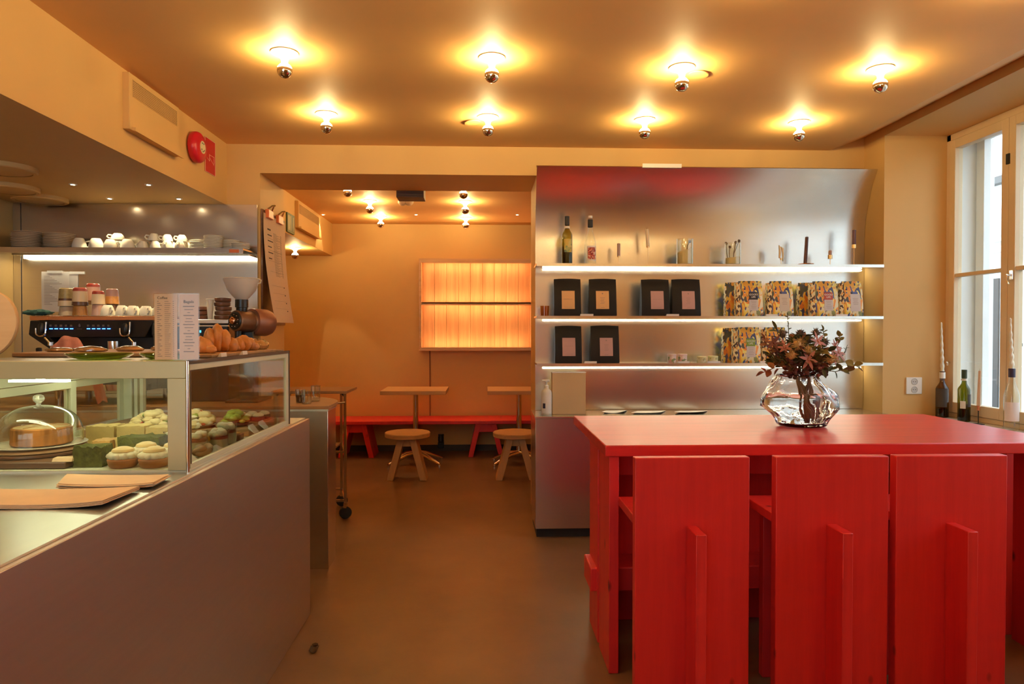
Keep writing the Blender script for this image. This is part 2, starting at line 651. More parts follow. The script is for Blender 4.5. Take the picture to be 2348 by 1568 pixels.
# ------------------------------------------------------------------ ceiling lamps
def ceiling_lamp(loc, label, group):
    t = thing('ceiling_lamp', label, 'lamp', loc, group)
    x, y, z = loc
    obj('rose', MB().lathe([(0, -.001), (.064, -.001), (.066, -.005), (.056, -.010), (.030, -.022), (.018, -.034), (.015, -.050), (0, -.050)], loc, 24), WHITEEN, t)
    up, dn = [], []
    r, zc = .036, -.088
    for i in range(6):
        a = math.radians(90 - 15 * i)
        up.append((r * math.cos(a) if i else .0, zc + r * math.sin(a)))
    up.append((0, zc + .010))
    b = obj('bulb', MB().lathe(up, loc, 16), BULBM, t)
    for i in range(9):
        a = math.radians(14 - 104 * i / 8)
        dn.append((r * 1.02 * math.cos(a) if i < 8 else 0, zc + r * 1.02 * math.sin(a)))
    dn = [(0, zc + .003)] + dn
    obj('silvered_crown', MB().lathe(dn, loc, 20), MIRROR, b)
    return t
ZC = 2.772
LROW = 'bare bulb lamps on the main ceiling'
LAMP = ceiling_lamp((-.965, 3.37, ZC), 'lit silver-tipped bulb lamp leftmost in the front ceiling row', LROW)
for x, y, n in ((.039, 3.39, 'second from left in the front ceiling row'), (1.012, 3.475, 'third from left in the front ceiling row, beside a hook mark'),
                (2.037, 3.45, 'rightmost in the front ceiling row, nearest the window'),
                (-.977, 4.30, 'leftmost in the rear ceiling row, near the fire bell'), (.025, 4.32, 'second from left in the rear ceiling row'),
                (1.024, 4.335, 'third from left in the rear ceiling row, above the steel shelves'), (2.034, 4.35, 'rightmost in the rear ceiling row')):
    dup(LAMP, (x, y, ZC), 'lit silver-tipped bulb lamp ' + n)
for j, y in enumerate((2.44, 1.50, .55, -.4)):
    for i, x in enumerate((-.97, .03, 1.02, 2.03)):
        dup(LAMP, (x, y, ZC), 'lit silver-tipped bulb lamp on the ceiling in front of the picture')
for x, y, z, n in ((-1.108, 6.70, 2.69, 'back room lamp left, in the middle row'), (-.183, 6.70, 2.69, 'back room lamp right, in the middle row'),
                   (-1.143, 7.63, 2.69, 'back room lamp left, in the row by the far wall'), (-.204, 7.66, 2.69, 'back room lamp right, in the row by the far wall'),
                   (-1.16, 5.88, 2.69, 'back room lamp left, half hidden behind the beam'), (-.178, 5.93, 2.69, 'back room lamp right, half hidden behind the beam'),
                   (-2.005, 7.35, 2.312, 'lamp under the low soffit of the back room, right of the long menu')):
    o = dup(LAMP, (x, y, z), 'lit silver-tipped ' + n)
    o['group'] = 'bare bulb lamps in the back room'

def spot(loc, label, group, beam=None, cone=62):
    t = thing('ceiling_spot', label, 'spotlight', loc, group)
    obj('bezel', MB().lathe([(.012, .002), (.012, -.004), (.022, -.004), (.024, 0), (.024, .004), (.012, .004)], loc, 16), WHITEEN, t)
    obj('lens', MB().lathe([(0, -.002), (.012, -.002), (.012, .004), (0, .004)], loc, 12), SPOTM, t)
    if beam:
        l = bpy.data.lights.new('spot_beam', 'SPOT')
        l.energy = beam
        l.color = (1, .80, .46)
        l.spot_size = math.radians(cone)
        l.spot_blend = .25
        l.shadow_soft_size = .008
        lo = bpy.data.objects.new('spot_beam', l)
        COL.objects.link(lo)
        lo.parent = t
        lo.location = (0, 0, -.008)
    return t
SG = 'small recessed spots over the bar'
spot((-1.96, 1.25, 2.332), 'added spot in the bar soffit to brighten the front counter, outside the picture', SG, 13., 125)  # added lamp out of view, lifts the kraft sheets and counter top
spot((-1.96, 2.25, 2.332), 'added spot in the bar soffit to brighten the display case, outside the picture', SG, 9., 125)  # second added lamp out of view, lifts the menus and case front
for x, y, n in ((-2.545, 4.35, 'nearer row, left'), (-2.081, 4.34, 'nearer row, right'), (-2.563, 4.80, 'row against the steel backsplash, left'), (-2.094, 4.79, 'row against the steel backsplash, right')):
    spot((x, y, 2.332), 'tiny recessed spot in the bar soffit, ' + n, SG, 12.)
for x, y, n in ((-1.745, 7.51, 'left, casting a light cone'), (-.738, 7.47, 'middle one over the red bench'), (.361, 7.43, 'right, by the steel shelf edge')):
    spot((x, y, 2.69), 'tiny recessed spot in the back ceiling, ' + n, 'small recessed spots in the back room', 11. if x < -1 else 4.)

for x, y, n, in ((-2.66, 3.90, 'nearest of three'), (-2.99, 4.44, 'middle of three'), (-3.02, 4.79, 'against the backsplash corner')):
    t = thing('ceiling_speaker', 'round flat painted speaker disc under the bar soffit, ' + n, 'speaker', (x, y, 2.332), 'round discs under the bar soffit')
    c = (x, y, 2.332)
    obj('rim', MB().lathe([(.14, 0), (.165, 0), (.165, -.022), (.158, -.028), (.14, -.028)], c, 36), PAINT, t)
    obj('disc', MB().lathe([(0, 0), (.14, 0), (.14, -.024), (.135, -.026), (0, -.026)], c, 36), PAINT, t)

for x, y, s, n in ((1.125, 3.56, 1, 'right of the front row lamp'), (-.075, 4.43, -1, 'left of the rear row lamp')):
    m = MB()
    k = m.mark()
    m.lathe([(0, 0), (.052, 0), (.050, -.004), (0, -.005)], (0, 0, 0), 28)
    m.xf(k, Matrix.Translation((x, y, ZC - .004)) @ rot('Y', 5 * s))
    solo('ceiling_cover_plate', m, CEILM, 'small round blanking plate on the ceiling ' + n, 'cover plate', 'ceiling blanking plates')

# ------------------------------------------------------------------ things on the walls
def vent(name, label, x, y0, y1, z0, z1, cat='vent'):
    t = thing(name, label, cat, (x, (y0 + y1) / 2, z0))
    m = MB()
    m.box(x - .002, x + .035, y0, y1, z0, z1)
    obj('housing', m, PAINT, t, .003)
    gy0, gy1, gz0, gz1 = y0 + .03, y1 - .03, z1 - .115, z1 - .03
    obj('grille_recess', MB().box(x + .030, x + .0355, gy0, gy1, gz0, gz1), DARKW, t, label='dark slots behind the grille')
    m = MB()
    n = 9
    for i in range(n + 1):
        z = gz0 + (gz1 - gz0) * i / n
        m.box(x + .0355, x + .0385, gy0, gy1, z - .0018, z + .0018)
    k = 34
    for i in range(k + 1):
        y = gy0 + (gy1 - gy0) * i / k
        m.box(x + .0355, x + .0378, y - .0018, y + .0018, gz0, gz1)
    obj('grille', m, PAINT, t)
    m = MB()
    m.prism([(x + .036, z0 - .001), (x + .036, z0 + .014), (x + .055, z0 + .012), (x + .055, z0 - .006)], 'Y', y0 + .02, y1 + .02)
    obj('lower_lip', m, PAINT, t)
vent('air_vent', 'peach painted air vent box with slotted grille high on the beam beside the fire bell', -1.853, 3.60, 4.17, 2.462, 2.752)
vent('air_vent', 'peach painted air vent box in the back room beside the green exit sign', -1.79, 6.56, 7.38, 2.405, 2.66)

t = thing('fire_bell', 'round red fire alarm bell with pale centre label on the beam', 'alarm bell', (-1.853, 4.435, 2.59))
Mx = Matrix.Translation((-1.853, 4.435, 2.59)) @ rot('Y', 90)
obj('gong', MB().lathe([(0, .0), (.062, 0), (.062, .008), (.093, .010), (.098, .018), (.098, .038), (.092, .052), (.078, .062), (.05, .066), (0, .067)], (0, 0, 0), 36, Mx), mat('red_alarm_enamel', (.62, .015, .03), .3, var=0), t)
obj('centre_label', MB().lathe([(0, .066), (.040, .066), (.040, .0685), (0, .0685)], (0, 0, 0), 28, Mx), mat('yellowed_label', (.72, .62, .36), .5, var=0), t, label='round pale yellow label')
m = MB()
for i in range(5):
    a = -50 + i * 25
    k = m.mark()
    m.box(-.004, .004, -.005, .005, .0685, .0695)
    m.xf(k, Mx @ rot('Z', a) @ Matrix.Translation((0.026 * (-1 if i % 2 else 1), 0, 0)))
obj('printed_lettering', m, INK, t)
t = thing('fire_point_sign', 'red fire equipment sign with thin white outline drawing behind the bell', 'sign', (-1.853, 4.72, 2.485))
X = -1.851
obj('plate', MB().box(X - .002, X + .002, 4.628, 4.797, 2.487, 2.715), mat('red_sign', (.60, .02, .022), .45, var=0), t)
m = MB()
w = .0035
for a, b in (((4.628, 2.487), (4.797, 2.487)), ((4.797, 2.487), (4.797, 2.715)), ((4.797, 2.715), (4.628, 2.715)), ((4.628, 2.715), (4.628, 2.487)),
             ((4.70, 2.61), (4.775, 2.612)), ((4.775, 2.612), (4.775, 2.565)), ((4.775, 2.556), (4.70, 2.592)), ((4.70, 2.615), (4.70, 2.57)), ((4.66, 2.582), (4.70, 2.568))):
    m.tube([(X + .0025, a[0], a[1]), (X + .0025, b[0], b[1])], w / 2, 6)
obj('outline', m, mat('pale_pink_line', (.85, .48, .36), .6, var=0), t)

t = thing('exit_sign', 'small green exit sign panel beside the back room air vent', 'sign', (-1.79, 6.38, 2.33))
obj('panel', MB().box(-1.790, -1.775, 6.262, 6.495, 2.325, 2.50), mat('dark_green_sign', (.07, .10, .045), .4, var=0), t)
m = MB()
m.box(-1.775, -1.7735, 6.285, 6.325, 2.345, 2.48)
m.box(-1.775, -1.7735, 6.345, 6.375, 2.345, 2.48)
m.box(-1.775, -1.7735, 6.44, 6.465, 2.345, 2.48)
obj('pictogram', m, mat('pale_green_mark', (.50, .46, .26), .5, var=0), t)

t = thing('ceiling_vent_box', 'dark rectangular vent box hanging at the back room beam', 'vent', (-.604, 5.66, 2.69))
obj('box', MB().box(-.716, -.492, 5.62, 5.80, 2.515, 2.69), mat('dark_brown_box', (.13, .07, .04), .6), t, .004)
m = MB()
for i in range(7):
    m.box(-.705, -.503, 5.614, 5.62, 2.525 + i * .022, 2.534 + i * .022)
obj('slats', m, mat('dark_slat', (.09, .05, .03), .6), t)
t = thing('smoke_detector', 'pale double-domed smoke detector on the back room ceiling', 'smoke detector', (-.76, 6.66, 2.69))
obj('base', MB().lathe([(0, 0), (.055, 0), (.055, -.012), (0, -.012)], (-.76, 6.66, 2.69), 24), mat('peach_plastic', (.66, .45, .28), .4, var=0), t)
m = MB()
m.lathe([(0, -.012), (.045, -.012), (.042, -.03), (.022, -.05), (0, -.055)], (-.79, 6.66, 2.69), 20)
m.lathe([(0, -.012), (.045, -.012), (.042, -.03), (.022, -.05), (0, -.055)], (-.725, 6.66, 2.69), 20)
obj('sensor_dome', m, MATS['peach_plastic'], t)

t = thing('power_outlet', 'white double wall socket on the plastered wall left of the window', 'socket', (3.07, 4.76, .975))
obj('cover_plate', MB().box(3.012, 3.128, 4.748, 4.76, .973, 1.093), WHITEEN, t, .004)
for z in (1.062, 1.005):
    My = Matrix.Translation((3.07, 4.748, z)) @ rot('X', 90)
    s = obj('socket_well', MB().lathe([(.022, 0), (.024, .002), (.022, .004), (.020, .001), (0, .001)], (0, 0, 0), 22, My), mat('socket_grey', (.55, .53, .50), .5, var=0) if z > 1.03 else MATS['socket_grey'], t)
    m = MB()
    for dx in (-.008, .008):
        m.cyl((3.07 + dx, 4.7478, z), (3.07 + dx, 4.7465, z), .003, n=8)
    obj('pin_hole', m, INK, s)

# long menu on two clips at the opening
t = thing('wall_menu', 'tall white paper menu hung by two orange clips at the opening', 'menu', (-1.60, 5.30, 1.46))
obj('backing_board', MB().box(-1.618, -1.604, 5.03, 5.585, 1.47, 2.31), DARKW, t, .003)
def menu_pt(u, v):
    y = 5.035 + .545 * u - .10 * v * (1 - v) * .6 - .17 * v * u * .9 - .075 * v
    z = 2.285 - .80 * v
    x = -1.598 + .105 * v ** 1.6 + .02 * u * v
    return (x, y, z)
sh = obj('menu_sheet', MB().sheet(menu_pt, 4, 16, .0015), PAPERP, t)
def menu_bar(m, u0, u1, v, h=.004):
    P = [Vector(menu_pt(u0, v)), Vector(menu_pt(u1, v)), Vector(menu_pt(u1, v + h)), Vector(menu_pt(u0, v + h))]
    m.hexa([p + Vector((.0012, -.0004, 0)) for p in P], [p + Vector((.0022, -.0006, 0)) for p in P])
m = MB()
v = .13
for i in range(6):
    menu_bar(m, .16, .30 + .12 * ((i * 37) % 5) / 5, v, .009 if i > 0 else .014)
    v += .055
for i in range(4):
    menu_bar(m, .74, .78, .66 + i * .075, .01)
obj('menu_headings', m, INK, sh)
m = MB()
for i in range(40):
    v = .155 + i * .0105
    menu_bar(m, .42, .56 + .22 * ((i * 53) % 7) / 7, v, .0026)
    menu_bar(m, .74, .80, v, .003)
for v in (.22, .33, .43, .53, .66, .73, .80, .87):
    menu_bar(m, .16, .82, v, .0012)
obj('menu_lines', m, INKF, sh)
for y in (5.14, 5.39):
    c = MB()
    c.prism([(y - .055, 2.318), (y + .055, 2.318), (y + .062, 2.255), (y - .062, 2.255)], 'X', -1.603, -1.575)
    cl = obj('clip', c, mat('orange_clip', (.75, .19, .06), .3, var=0) if y < 5.2 else MATS['orange_clip'], t, .004)
    c = MB()
    c.tube([(-1.585, y - .05, 2.318), (-1.560, y - .03, 2.345), (-1.545, y - .01, 2.350), (-1.560, y + .01, 2.345), (-1.585, y + .05, 2.318)], .006, 8)
    obj('spring_lever', c, CHROME, cl)

# ------------------------------------------------------------------ red island table and its chairs
t = thing('island_table', 'long red stained pine island table with thick top', 'table', (1.494, 3.27, 0))
obj('tabletop', MB().box(.497, 2.492, 2.777, 3.770, .905, .952), REDT, t, .004)
for xs in ((.516, .557), (2.432, 2.473)):
    obj('leg', MB().box(*xs, 2.792, 3.035, 0, .905), RED, t, .003)
    obj('leg', MB().box(*xs, 3.075, 3.31, 0, .905), RED, t, .003)
obj('footrest_rail', MB().box(.487, 2.50, 3.10, 3.30, .225, .335), RED, t, .006)
obj('apron', MB().box(.557, 2.432, 3.10, 3.14, .76, .905), RED, t, .003)
obj('rear_panel', MB().box(.557, 2.432, 3.315, 3.34, 0, .905), RED, t, .003)

def bar_chair(cx, label):
    t = thing('bar_chair', label, 'chair', (cx, 2.49, 0), 'red bar chairs at the island')
    obj('back_board', MB().box(cx - .213, cx + .213, 2.470, 2.512, 0, .957), RED, t, .003)
    obj('rear_fin', MB().box(cx - .024, cx + .014, 2.350, 2.470, 0, .707), RED, t, .003)
    obj('seat', MB().box(cx - .213, cx + .213, 2.512, 2.782, .705, .740), RED, t, .003)
    obj('front_leg', MB().box(cx - .15, cx + .15, 2.735, 2.775, 0, .705), RED, t, .003)
    return t
CH = bar_chair(.765, 'red plank bar chair leftmost at the island, beside the table leg')
dup(CH, (1.290, 2.49, 0), 'red plank bar chair in the middle of the three at the island')
dup(CH, (1.745, 2.49, 0), 'red plank bar chair rightmost of three at the island, close against its neighbour')

# ------------------------------------------------------------------ glass vase and bouquet
VC = Vector((1.556, 3.31, .952))
def vase_shell(inner):
    prof = [(.103, .0), (.118, .012), (.125, .035), (.142, .065), (.170, .105), (.181, .140), (.176, .170), (.150, .200), (.122, .225), (.104, .250), (.094, .275)]
    rows, n = [], 44
    for r, z in prof:
        row = []
        for k in range(n):
            a = 2 * math.pi * k / n
            d = Vector((math.cos(a) * 1.7, math.sin(a) * 1.7, z * 16))
            w = noise.noise(d + Vector((3.1, .4, 7.))) * .034 + noise.noise(d * 2.1) * .020 + abs(noise.noise(d * 1.4 + Vector((0, 5, 0)))) * .020 + noise.noise(d * 4.3) * .012
            if z < .02:
                w *= .4
            rr = r + w - (.009 + .006 * noise.noise(d * 1.9 + Vector((9, 2, 1))) if inner else 0)
            zz = z * .94 + (.016 if inner else 0) * max(0, 1 - z / .08) + (.012 * noise.noise(Vector((math.cos(a) * 2, math.sin(a) * 2, 4))) if z > .24 else 0)
            lean = -.012 + .03 * (1 - z / .28) if z > 0 else .015
            row.append(VC + Vector((math.cos(a) * rr * 1.0 + lean, math.sin(a) * rr * .92, zz)))
        rows.append(row)
    return rows, n
def build_vase():
    A, n = vase_shell(False)
    B, _ = vase_shell(True)
    rows = [[sum(A[0], Vector()) / n]] + A + B[::-1] + [[sum(B[0], Vector()) / n]]
    m = MB()
    idx = []
    for r in rows:
        idx.append(list(range(len(m.v), len(m.v) + len(r))))
        m.v += r
    for P, Q in zip(idx[:-1], idx[1:]):
        for i in range(n):
            j = (i + 1) % n
            if len(P) == 1:
                m.f.append((P[0], Q[j], Q[i]))
            elif len(Q) == 1:
                m.f.append((P[i], P[j], Q[0]))
            else:
                m.f.append((P[i], P[j], Q[j], Q[i]))
    t = thing('glass_vase', 'wavy lumpy clear glass vase standing on the red island', 'vase', VC)
    o = obj('vessel', m, VASEG, t, sharp=180)
    s = o.modifiers.new('smooth_glass', 'SUBSURF')
    s.levels = 1
    s.render_levels = 1
    w = MB()
    A = B[1:7]
    rows = [[sum(A[0], Vector()) / n]] + [[VC + (p - VC) * .992 for p in r] for r in A]
    top = rows[-1]
    rows += [[sum(top, Vector()) / n]]
    idx = []
    for r in rows:
        idx.append(list(range(len(w.v), len(w.v) + len(r))))
        w.v += r
    for P, Q in zip(idx[:-1], idx[1:]):
        for i in range(n):
            j = (i + 1) % n
            if len(P) == 1:
                w.f.append((P[0], Q[j], Q[i]))
            elif len(Q) == 1:
                w.f.append((P[i], P[j], Q[0]))
            else:
                w.f.append((P[i], P[j], Q[j], Q[i]))
    obj('water', w, mat('water', (1, 1, 1), 0., var=0, trans=1., ior=1.2), t, sharp=180)
build_vase()

STEMM = mat('brown_flower_stem', (.23, .12, .055), .6)
LEAFD = mat('dark_green_leaf', (.075, .080, .022), .5, var=.3, vscale=20)
LEAFO = mat('olive_leaf', (.19, .16, .045), .5, var=.3, vscale=20)
LEAFR = mat('rusty_leaf', (.26, .105, .04), .5, var=.3, vscale=20)
PINKF = mat('dusty_pink_petal', (.40, .15, .105), .5, var=.15, vscale=20)
PLUM = mat('plum_flower', (.13, .04, .03), .6, var=.3, vscale=25)
THIST = mat('dark_thistle', (.10, .065, .045), .7, var=.3, vscale=30)
STRAW = mat('straw_flower', (.42, .27, .09), .6, var=.25, vscale=30)

def leaf_at(m, p, d, ln, wd, curl=.2, n=5):
    d = Vector(d).normalized()
    s = d.cross(Vector((0, 0, 1)))
    s = s.normalized() if s.length > 1e-3 else Vector((1, 0, 0))
    s = (Matrix.Rotation(rnd.uniform(-.9, .9), 3, d) @ s)
    up = s.cross(d)
    def fn(u, v):
        w = wd * math.sin(math.pi * min(.97, .06 + .94 * u)) ** .8
        return Vector(p) + d * ln * u + s * (v - .5) * w + up * (abs(v - .5) * w * .35 - curl * ln * u * u)
    m.sheet(fn, n, 2, .0012)

def star(m, p, d, r, k=6):
    d = Vector(d).normalized()
    a = d.orthogonal().normalized()
    for i in range(k):
        q = Matrix.Rotation(2 * math.pi * i / k + rnd.uniform(-.2, .2), 3, d) @ a
        dd = (q + d * rnd.uniform(.15, .5)).normalized()
        rr = r * rnd.uniform(.8, 1.15)
        b = dd.cross(d).normalized()
        def fn(u, v):
            w = r * .30 * math.sin(math.pi * min(.98, .12 + .86 * u))
            return Vector(p) + dd * rr * u + b * (v - .5) * w + d * (-.15 * rr * u * u)
        m.sheet(fn, 4, 2, .001)
    m.blob(p, (r * .16, r * .16, r * .16), .2, 3, 3, 8, 5)

def spiky(m, p, r, k=40, seed=0):
    q = random.Random(seed)
    m.blob(p, (r * .6, r * .6, r * .75), .1, seed, 3, 8, 6)
    for i in range(k):
        z = q.uniform(-.6, 1)
        a = q.uniform(0, 6.283)
        s = math.sqrt(max(0, 1 - z * z))
        d = Vector((s * math.cos(a), s * math.sin(a), z))
        m.cyl(Vector(p) + d * r * .45, Vector(p) + d * r * q.uniform(.9, 1.2), r * .09, .0004, 4)

def bouquet():
    t = thing('flower_bouquet', 'dried looking bouquet of pink star flowers, thistles and eucalyptus in the glass vase', 'flowers', VC + Vector((0, 0, .02)))
    base = VC + Vector((.055, 0, .03))
    neck = VC + Vector((.01, 0, .265))
    def W(dx, dz, dy=0.):                     # offsets from the vase axis, heights over the table
        return VC + Vector((dx, dy, dz))
    heads = []
    m = MB()
    for i in range(16):
        a = i * 2.4
        q = base + Vector((math.cos(a) * .035, math.sin(a) * .03, rnd.uniform(0, .05)))
        e = neck + Vector((math.cos(a * 1.3) * .03, math.sin(a * 1.3) * .03, .02))
        m.tube([q, q.lerp(e, .5) + Vector((.004 * math.sin(a), 0, 0)), e], .0045, 6)
    obj('stem_bundle', m, STEMM, t)
    spr = MB()
    def stem(p, r=.0022):
        e = neck + Vector((rnd.uniform(-.025, .025), rnd.uniform(-.025, .025), .02))
        mid = e.lerp(p, .5) + Vector((0, 0, .02))
        spr.tube([e, mid, p], r, 5)
        return (p - mid).normalized()
    # thistle heads
    for i, (x, z, y) in enumerate(((-.085, .455, 0), (.012, .458, .02), (.078, .462, -.01), (.145, .415, .03), (.03, .43, -.03))):
        p = W(x, z, y)
        stem(p)
        k = MB()
        spiky(k, p, .026, 46, i)
        obj('thistle', k, THIST, t)
    for i, (x, z, y, r) in enumerate(((.058, .420, -.07, .050), (-.012, .335, -.12, .056), (.155, .365, -.08, .046), (.168, .398, -.02, .04), (-.145, .412, -.04, .046), (-.10, .39, -.06, .044), (.12, .345, -.10, .04), (-.125, .37, .0, .04))):
        p = W(x, z, y)
        d = stem(p)
        k = MB()
        star(k, p, (d.x * .5 + .1, -1, .35), r)
        obj('star_flower', k, PINKF if i not in (4, 7) else PLUM, t)
    for i, (x, z, y, r) in enumerate(((-.03, .275, -.06, .055), (.045, .278, -.07, .05), (-.075, .30, -.05, .045), (.085, .285, -.03, .045))):
        k = MB()
        for j in range(26):
            q = Vector((rnd.gauss(0, 1), rnd.gauss(0, 1), rnd.gauss(0, 1))).normalized() * r * rnd.uniform(.5, .95)
            k.blob(W(x, z, y) + q, (.011, .011, .009), .3, j, 2, 6, 4)
        obj('hydrangea', k, PLUM, t)
    for i, (x, z, y, r) in enumerate(((-.05, .40, -.08, .034), (-.02, .41, -.05, .03), (.0, .375, -.10, .03), (.10, .335, -.11, .03), (-.08, .355, -.09, .03))):
        p = W(x, z, y)
        stem(p)
        k = MB()
        spiky(k, p, r, 60, 40 + i)
        obj('straw_flower', k, STRAW, t)
    # sprays of leaves
    def spray(path, n, ln, wd, m_, name):
        k = MB()
        path = [Vector(p) for p in path]
        spr_r = [.002] * len(path)
        k.tube(path, spr_r, 5)
        for i in range(n):
            u = (i + .6) / n * (len(path) - 1)
            a = int(min(u, len(path) - 1.001))
            p = path[a].lerp(path[a + 1], u - a)
            d = (path[a + 1] - path[a]).normalized()
            s = d.cross(Vector((0, 1, 0)))
            s = s.normalized() if s.length > .1 else Vector((1, 0, 0))
            s = Matrix.Rotation(rnd.uniform(-1, 1), 3, d) @ s
            leaf_at(k, p, d * .5 + s * (1 if i % 2 else -1), ln * rnd.uniform(.8, 1.1), wd * rnd.uniform(.8, 1.1), .1)
        leaf_at(k, path[-1], path[-1] - path[-2], ln, wd, .1)
        obj(name, k, m_, t)
    N = neck
    spray([N, W(.10, .37, -.03), W(.125, .44), W(.118, .475)], 12, .028, .022, LEAFO, 'eucalyptus_spray')
    spray([N, W(.16, .35), W(.205, .42), W(.20, .445)], 9, .030, .022, LEAFO, 'eucalyptus_spray')
    spray([N, W(.12, .30, -.05), W(.21, .325, -.05), W(.255, .30, -.05)], 10, .045, .042, LEAFO, 'eucalyptus_spray')
    spray([N, W(.07, .285, -.08), W(.13, .275, -.10), W(.17, .285, -.10)], 7, .040, .022, LEAFD, 'leaf_spray')
    spray([N, W(-.09, .285, -.04), W(-.15, .29, -.05), W(-.20, .27, -.05)], 7, .042, .028, LEAFR, 'leaf_spray')
    spray([N, W(-.05, .38), W(-.055, .48), W(-.06, .545)], 16, .018, .008, LEAFD, 'tall_sprig')
    spray([N, W(-.09, .38), W(-.105, .45), W(-.115, .475)], 6, .055, .018, LEAFD, 'leaf_spray')
    spray([N, W(-.10, .36, .0), W(-.16, .40), W(-.175, .43)], 8, .036, .024, LEAFR, 'leaf_spray')
    spray([W(.15, .33, 0), W(.205, .335), W(.23, .365), W(.238, .39)], 9, .014, .003, LEAFD, 'fine_twig')
    for i in range(8):
        k = MB()
        for j in range(34):
            a = rnd.uniform(0, 6.283)
            rr = rnd.uniform(.0, .145)
            z = .275 + rnd.uniform(.0, .175) * (1 - (rr / .19) ** 2)
            p = W(math.cos(a) * rr * 1.05 + .01, z, math.sin(a) * rr * .8)
            d = Vector((math.cos(a), math.sin(a) * .8 - .3, rnd.uniform(-.1, 1.)))
            leaf_at(k, p, d, rnd.uniform(.03, .052), rnd.uniform(.018, .032), .15, 4)
        obj('foliage', k, (LEAFD, LEAFO, LEAFD, LEAFO, LEAFD, LEAFR, LEAFD, LEAFO)[i], t)
    for i in range(5):
        k = MB()
        for j in range(16):
            x, y = rnd.uniform(-.13, .14), rnd.uniform(-.06, .07)
            p = W(x, rnd.uniform(.33, .43) - abs(x) * .25, y)
            d = Vector((x * 5 + rnd.uniform(-.4, .4), rnd.uniform(-.7, .5), rnd.uniform(.2, 1)))
            k.tube([neck.lerp(p, .45), p], .0012, 4)
            leaf_at(k, p, d, rnd.uniform(.024, .040), rnd.uniform(.014, .024), .12, 4)
        obj('upper_foliage', k, (LEAFO, LEAFD, LEAFO, LEAFD, LEAFR)[i], t)
    obj('flower_stalks', spr, STEMM, t)
bouquet()

# ------------------------------------------------------------------ steel counter and curved steel shelf wall
t = thing('steel_counter', 'brushed steel base cabinet with counter top under the shelf wall', 'cabinet', (1.6, 4.8, 0))
obj('body', MB().box(.350, 2.835, 4.640, 5.06, .069, .825), STEEL, t, .002)
obj('toe_kick', MB().box(.362, 2.835, 4.69, 5.06, 0, .069), BLACKM, t)
obj('worktop', MB().box(.345, 2.838, 4.634, 5.06, .825, .840), STEEL, t, .0015)
t = thing('steel_shelf_wall', 'tall brushed steel back panel curling forward at its top with three lit shelves', 'shelves', (1.6, 4.96, .84))
PB = 5.005
prof = [(PB, .842), (PB, 1.6), (PB, 2.08)]
for i in range(1, 15):
    a = math.radians(38.) * i / 14
    prof.append((PB - .80 * (1 - math.cos(a)), 2.08 + .83 * math.sin(a)))
poly = prof + [(y + .006, z + .004) for y, z in prof[::-1]]
obj('back_panel', MB().prism(poly, 'X', .376, 2.842), STEEL, t, sharp=30)
obj('side_panel', MB().box(.386, .394, PB + .008, 5.066, .842, 2.56), STEELV, t)
for z in (1.885, 1.518, 1.186):
    m = MB()
    m.box(.366, 2.842, 4.752, PB - .001, z, z + .011)
    m.box(.366, 2.842, 4.748, 4.752, z - .009, z + .011)
    obj('shelf', m, STEEL, t)
for z in (1.880, 1.508, 1.158):
    obj('led_strip', MB().box(.43, 2.815, PB - .016, PB - .001, z - .009, z - .001), LEDM, t)
m = MB()
m.box(1.125, 1.405, 4.82, 5.018, 2.584, 2.592)
m.box(1.125, 1.405, 4.82, 4.824, 2.592, 2.612)
solo('fixing_bracket', m, WHITEEN, 'thin pale bracket lying on the top edge of the curved steel panel', 'bracket')

S1, S2, S3, CT = 1.896, 1.529, 1.197, .840

# bottles
def bottle_prof(h, r, rn, shoulder, neck, slope):
    p = [(0, .004), (r * .8, .0), (r, .006), (r, shoulder)]
    for i in range(1, 7):
        u = i / 6
        p.append((r + (rn - r) * (u * u * (3 - 2 * u) if slope else math.sin(u * math.pi / 2) ** 1.6), shoulder + (neck - shoulder) * u))
    p += [(rn, h - .012), (rn * 1.12, h - .010), (rn * 1.12, h), (0, h)]
    return p
def wrap(m, c, r, a0, a1, z0, z1, th=.0006):
    m.lathe([(r + .0004, z0), (r + th, z0), (r + th, z1), (r + .0004, z1)], c, 14, None, math.radians(a0), math.radians(a1))
    return m

b = thing('wine_bottle', 'olive wine bottle with yellow green label and black cap on the top shelf', 'bottle', (.587, 4.82, S1))
c = (.587, 4.82, S1)
gb = obj('glass_body', MB().lathe(bottle_prof(.335, .038, .0145, .205, .262, False), c, 28), OLIVE, b)
obj('wine', MB().lathe([(0, .008), (.035, .009), (.035, .12), (0, .12)], c, 24), WINE, b)
obj('neck_capsule', MB().lathe([(0, .338), (.0165, .338), (.0165, .275), (.0155, .275)], c, 20), BLACKM, b)
obj('neck_band', MB().lathe([(.0155, .268), (.019, .266), (.0195, .252), (.0165, .252)], c, 20), PAPER, b)
obj('label', wrap(MB(), c, .038, -130, -42, .082, .175), cells('yellow_green_label', [(.62, .45, .08), (.30, .36, .10), (.10, .16, .09), (.60, .52, .16), (.42, .40, .12)], 46, .6), b, label='yellow and green label')
b = thing('spirit_bottle', 'clear glass bottle with red picture label and black cap on the top shelf', 'bottle', (.752, 4.82, S1))
c = (.752, 4.82, S1)
obj('glass_body', MB().lathe(bottle_prof(.325, .041, .0145, .135, .262, True), c, 28), GLASS, b)
obj('neck_capsule', MB().lathe([(.0155, .262), (.0185, .262), (.0185, .315), (.0165, .317)], c, 20), BLACKM, b)
obj('stopper', MB().lathe([(0, .326), (.014, .326), (.0155, .33), (.0155, .342), (0, .344)], c, 18), CERAMIC, b)
lb = obj('label', wrap(MB(), c, .041, -135, -32, .022, .126), PAPER, b)
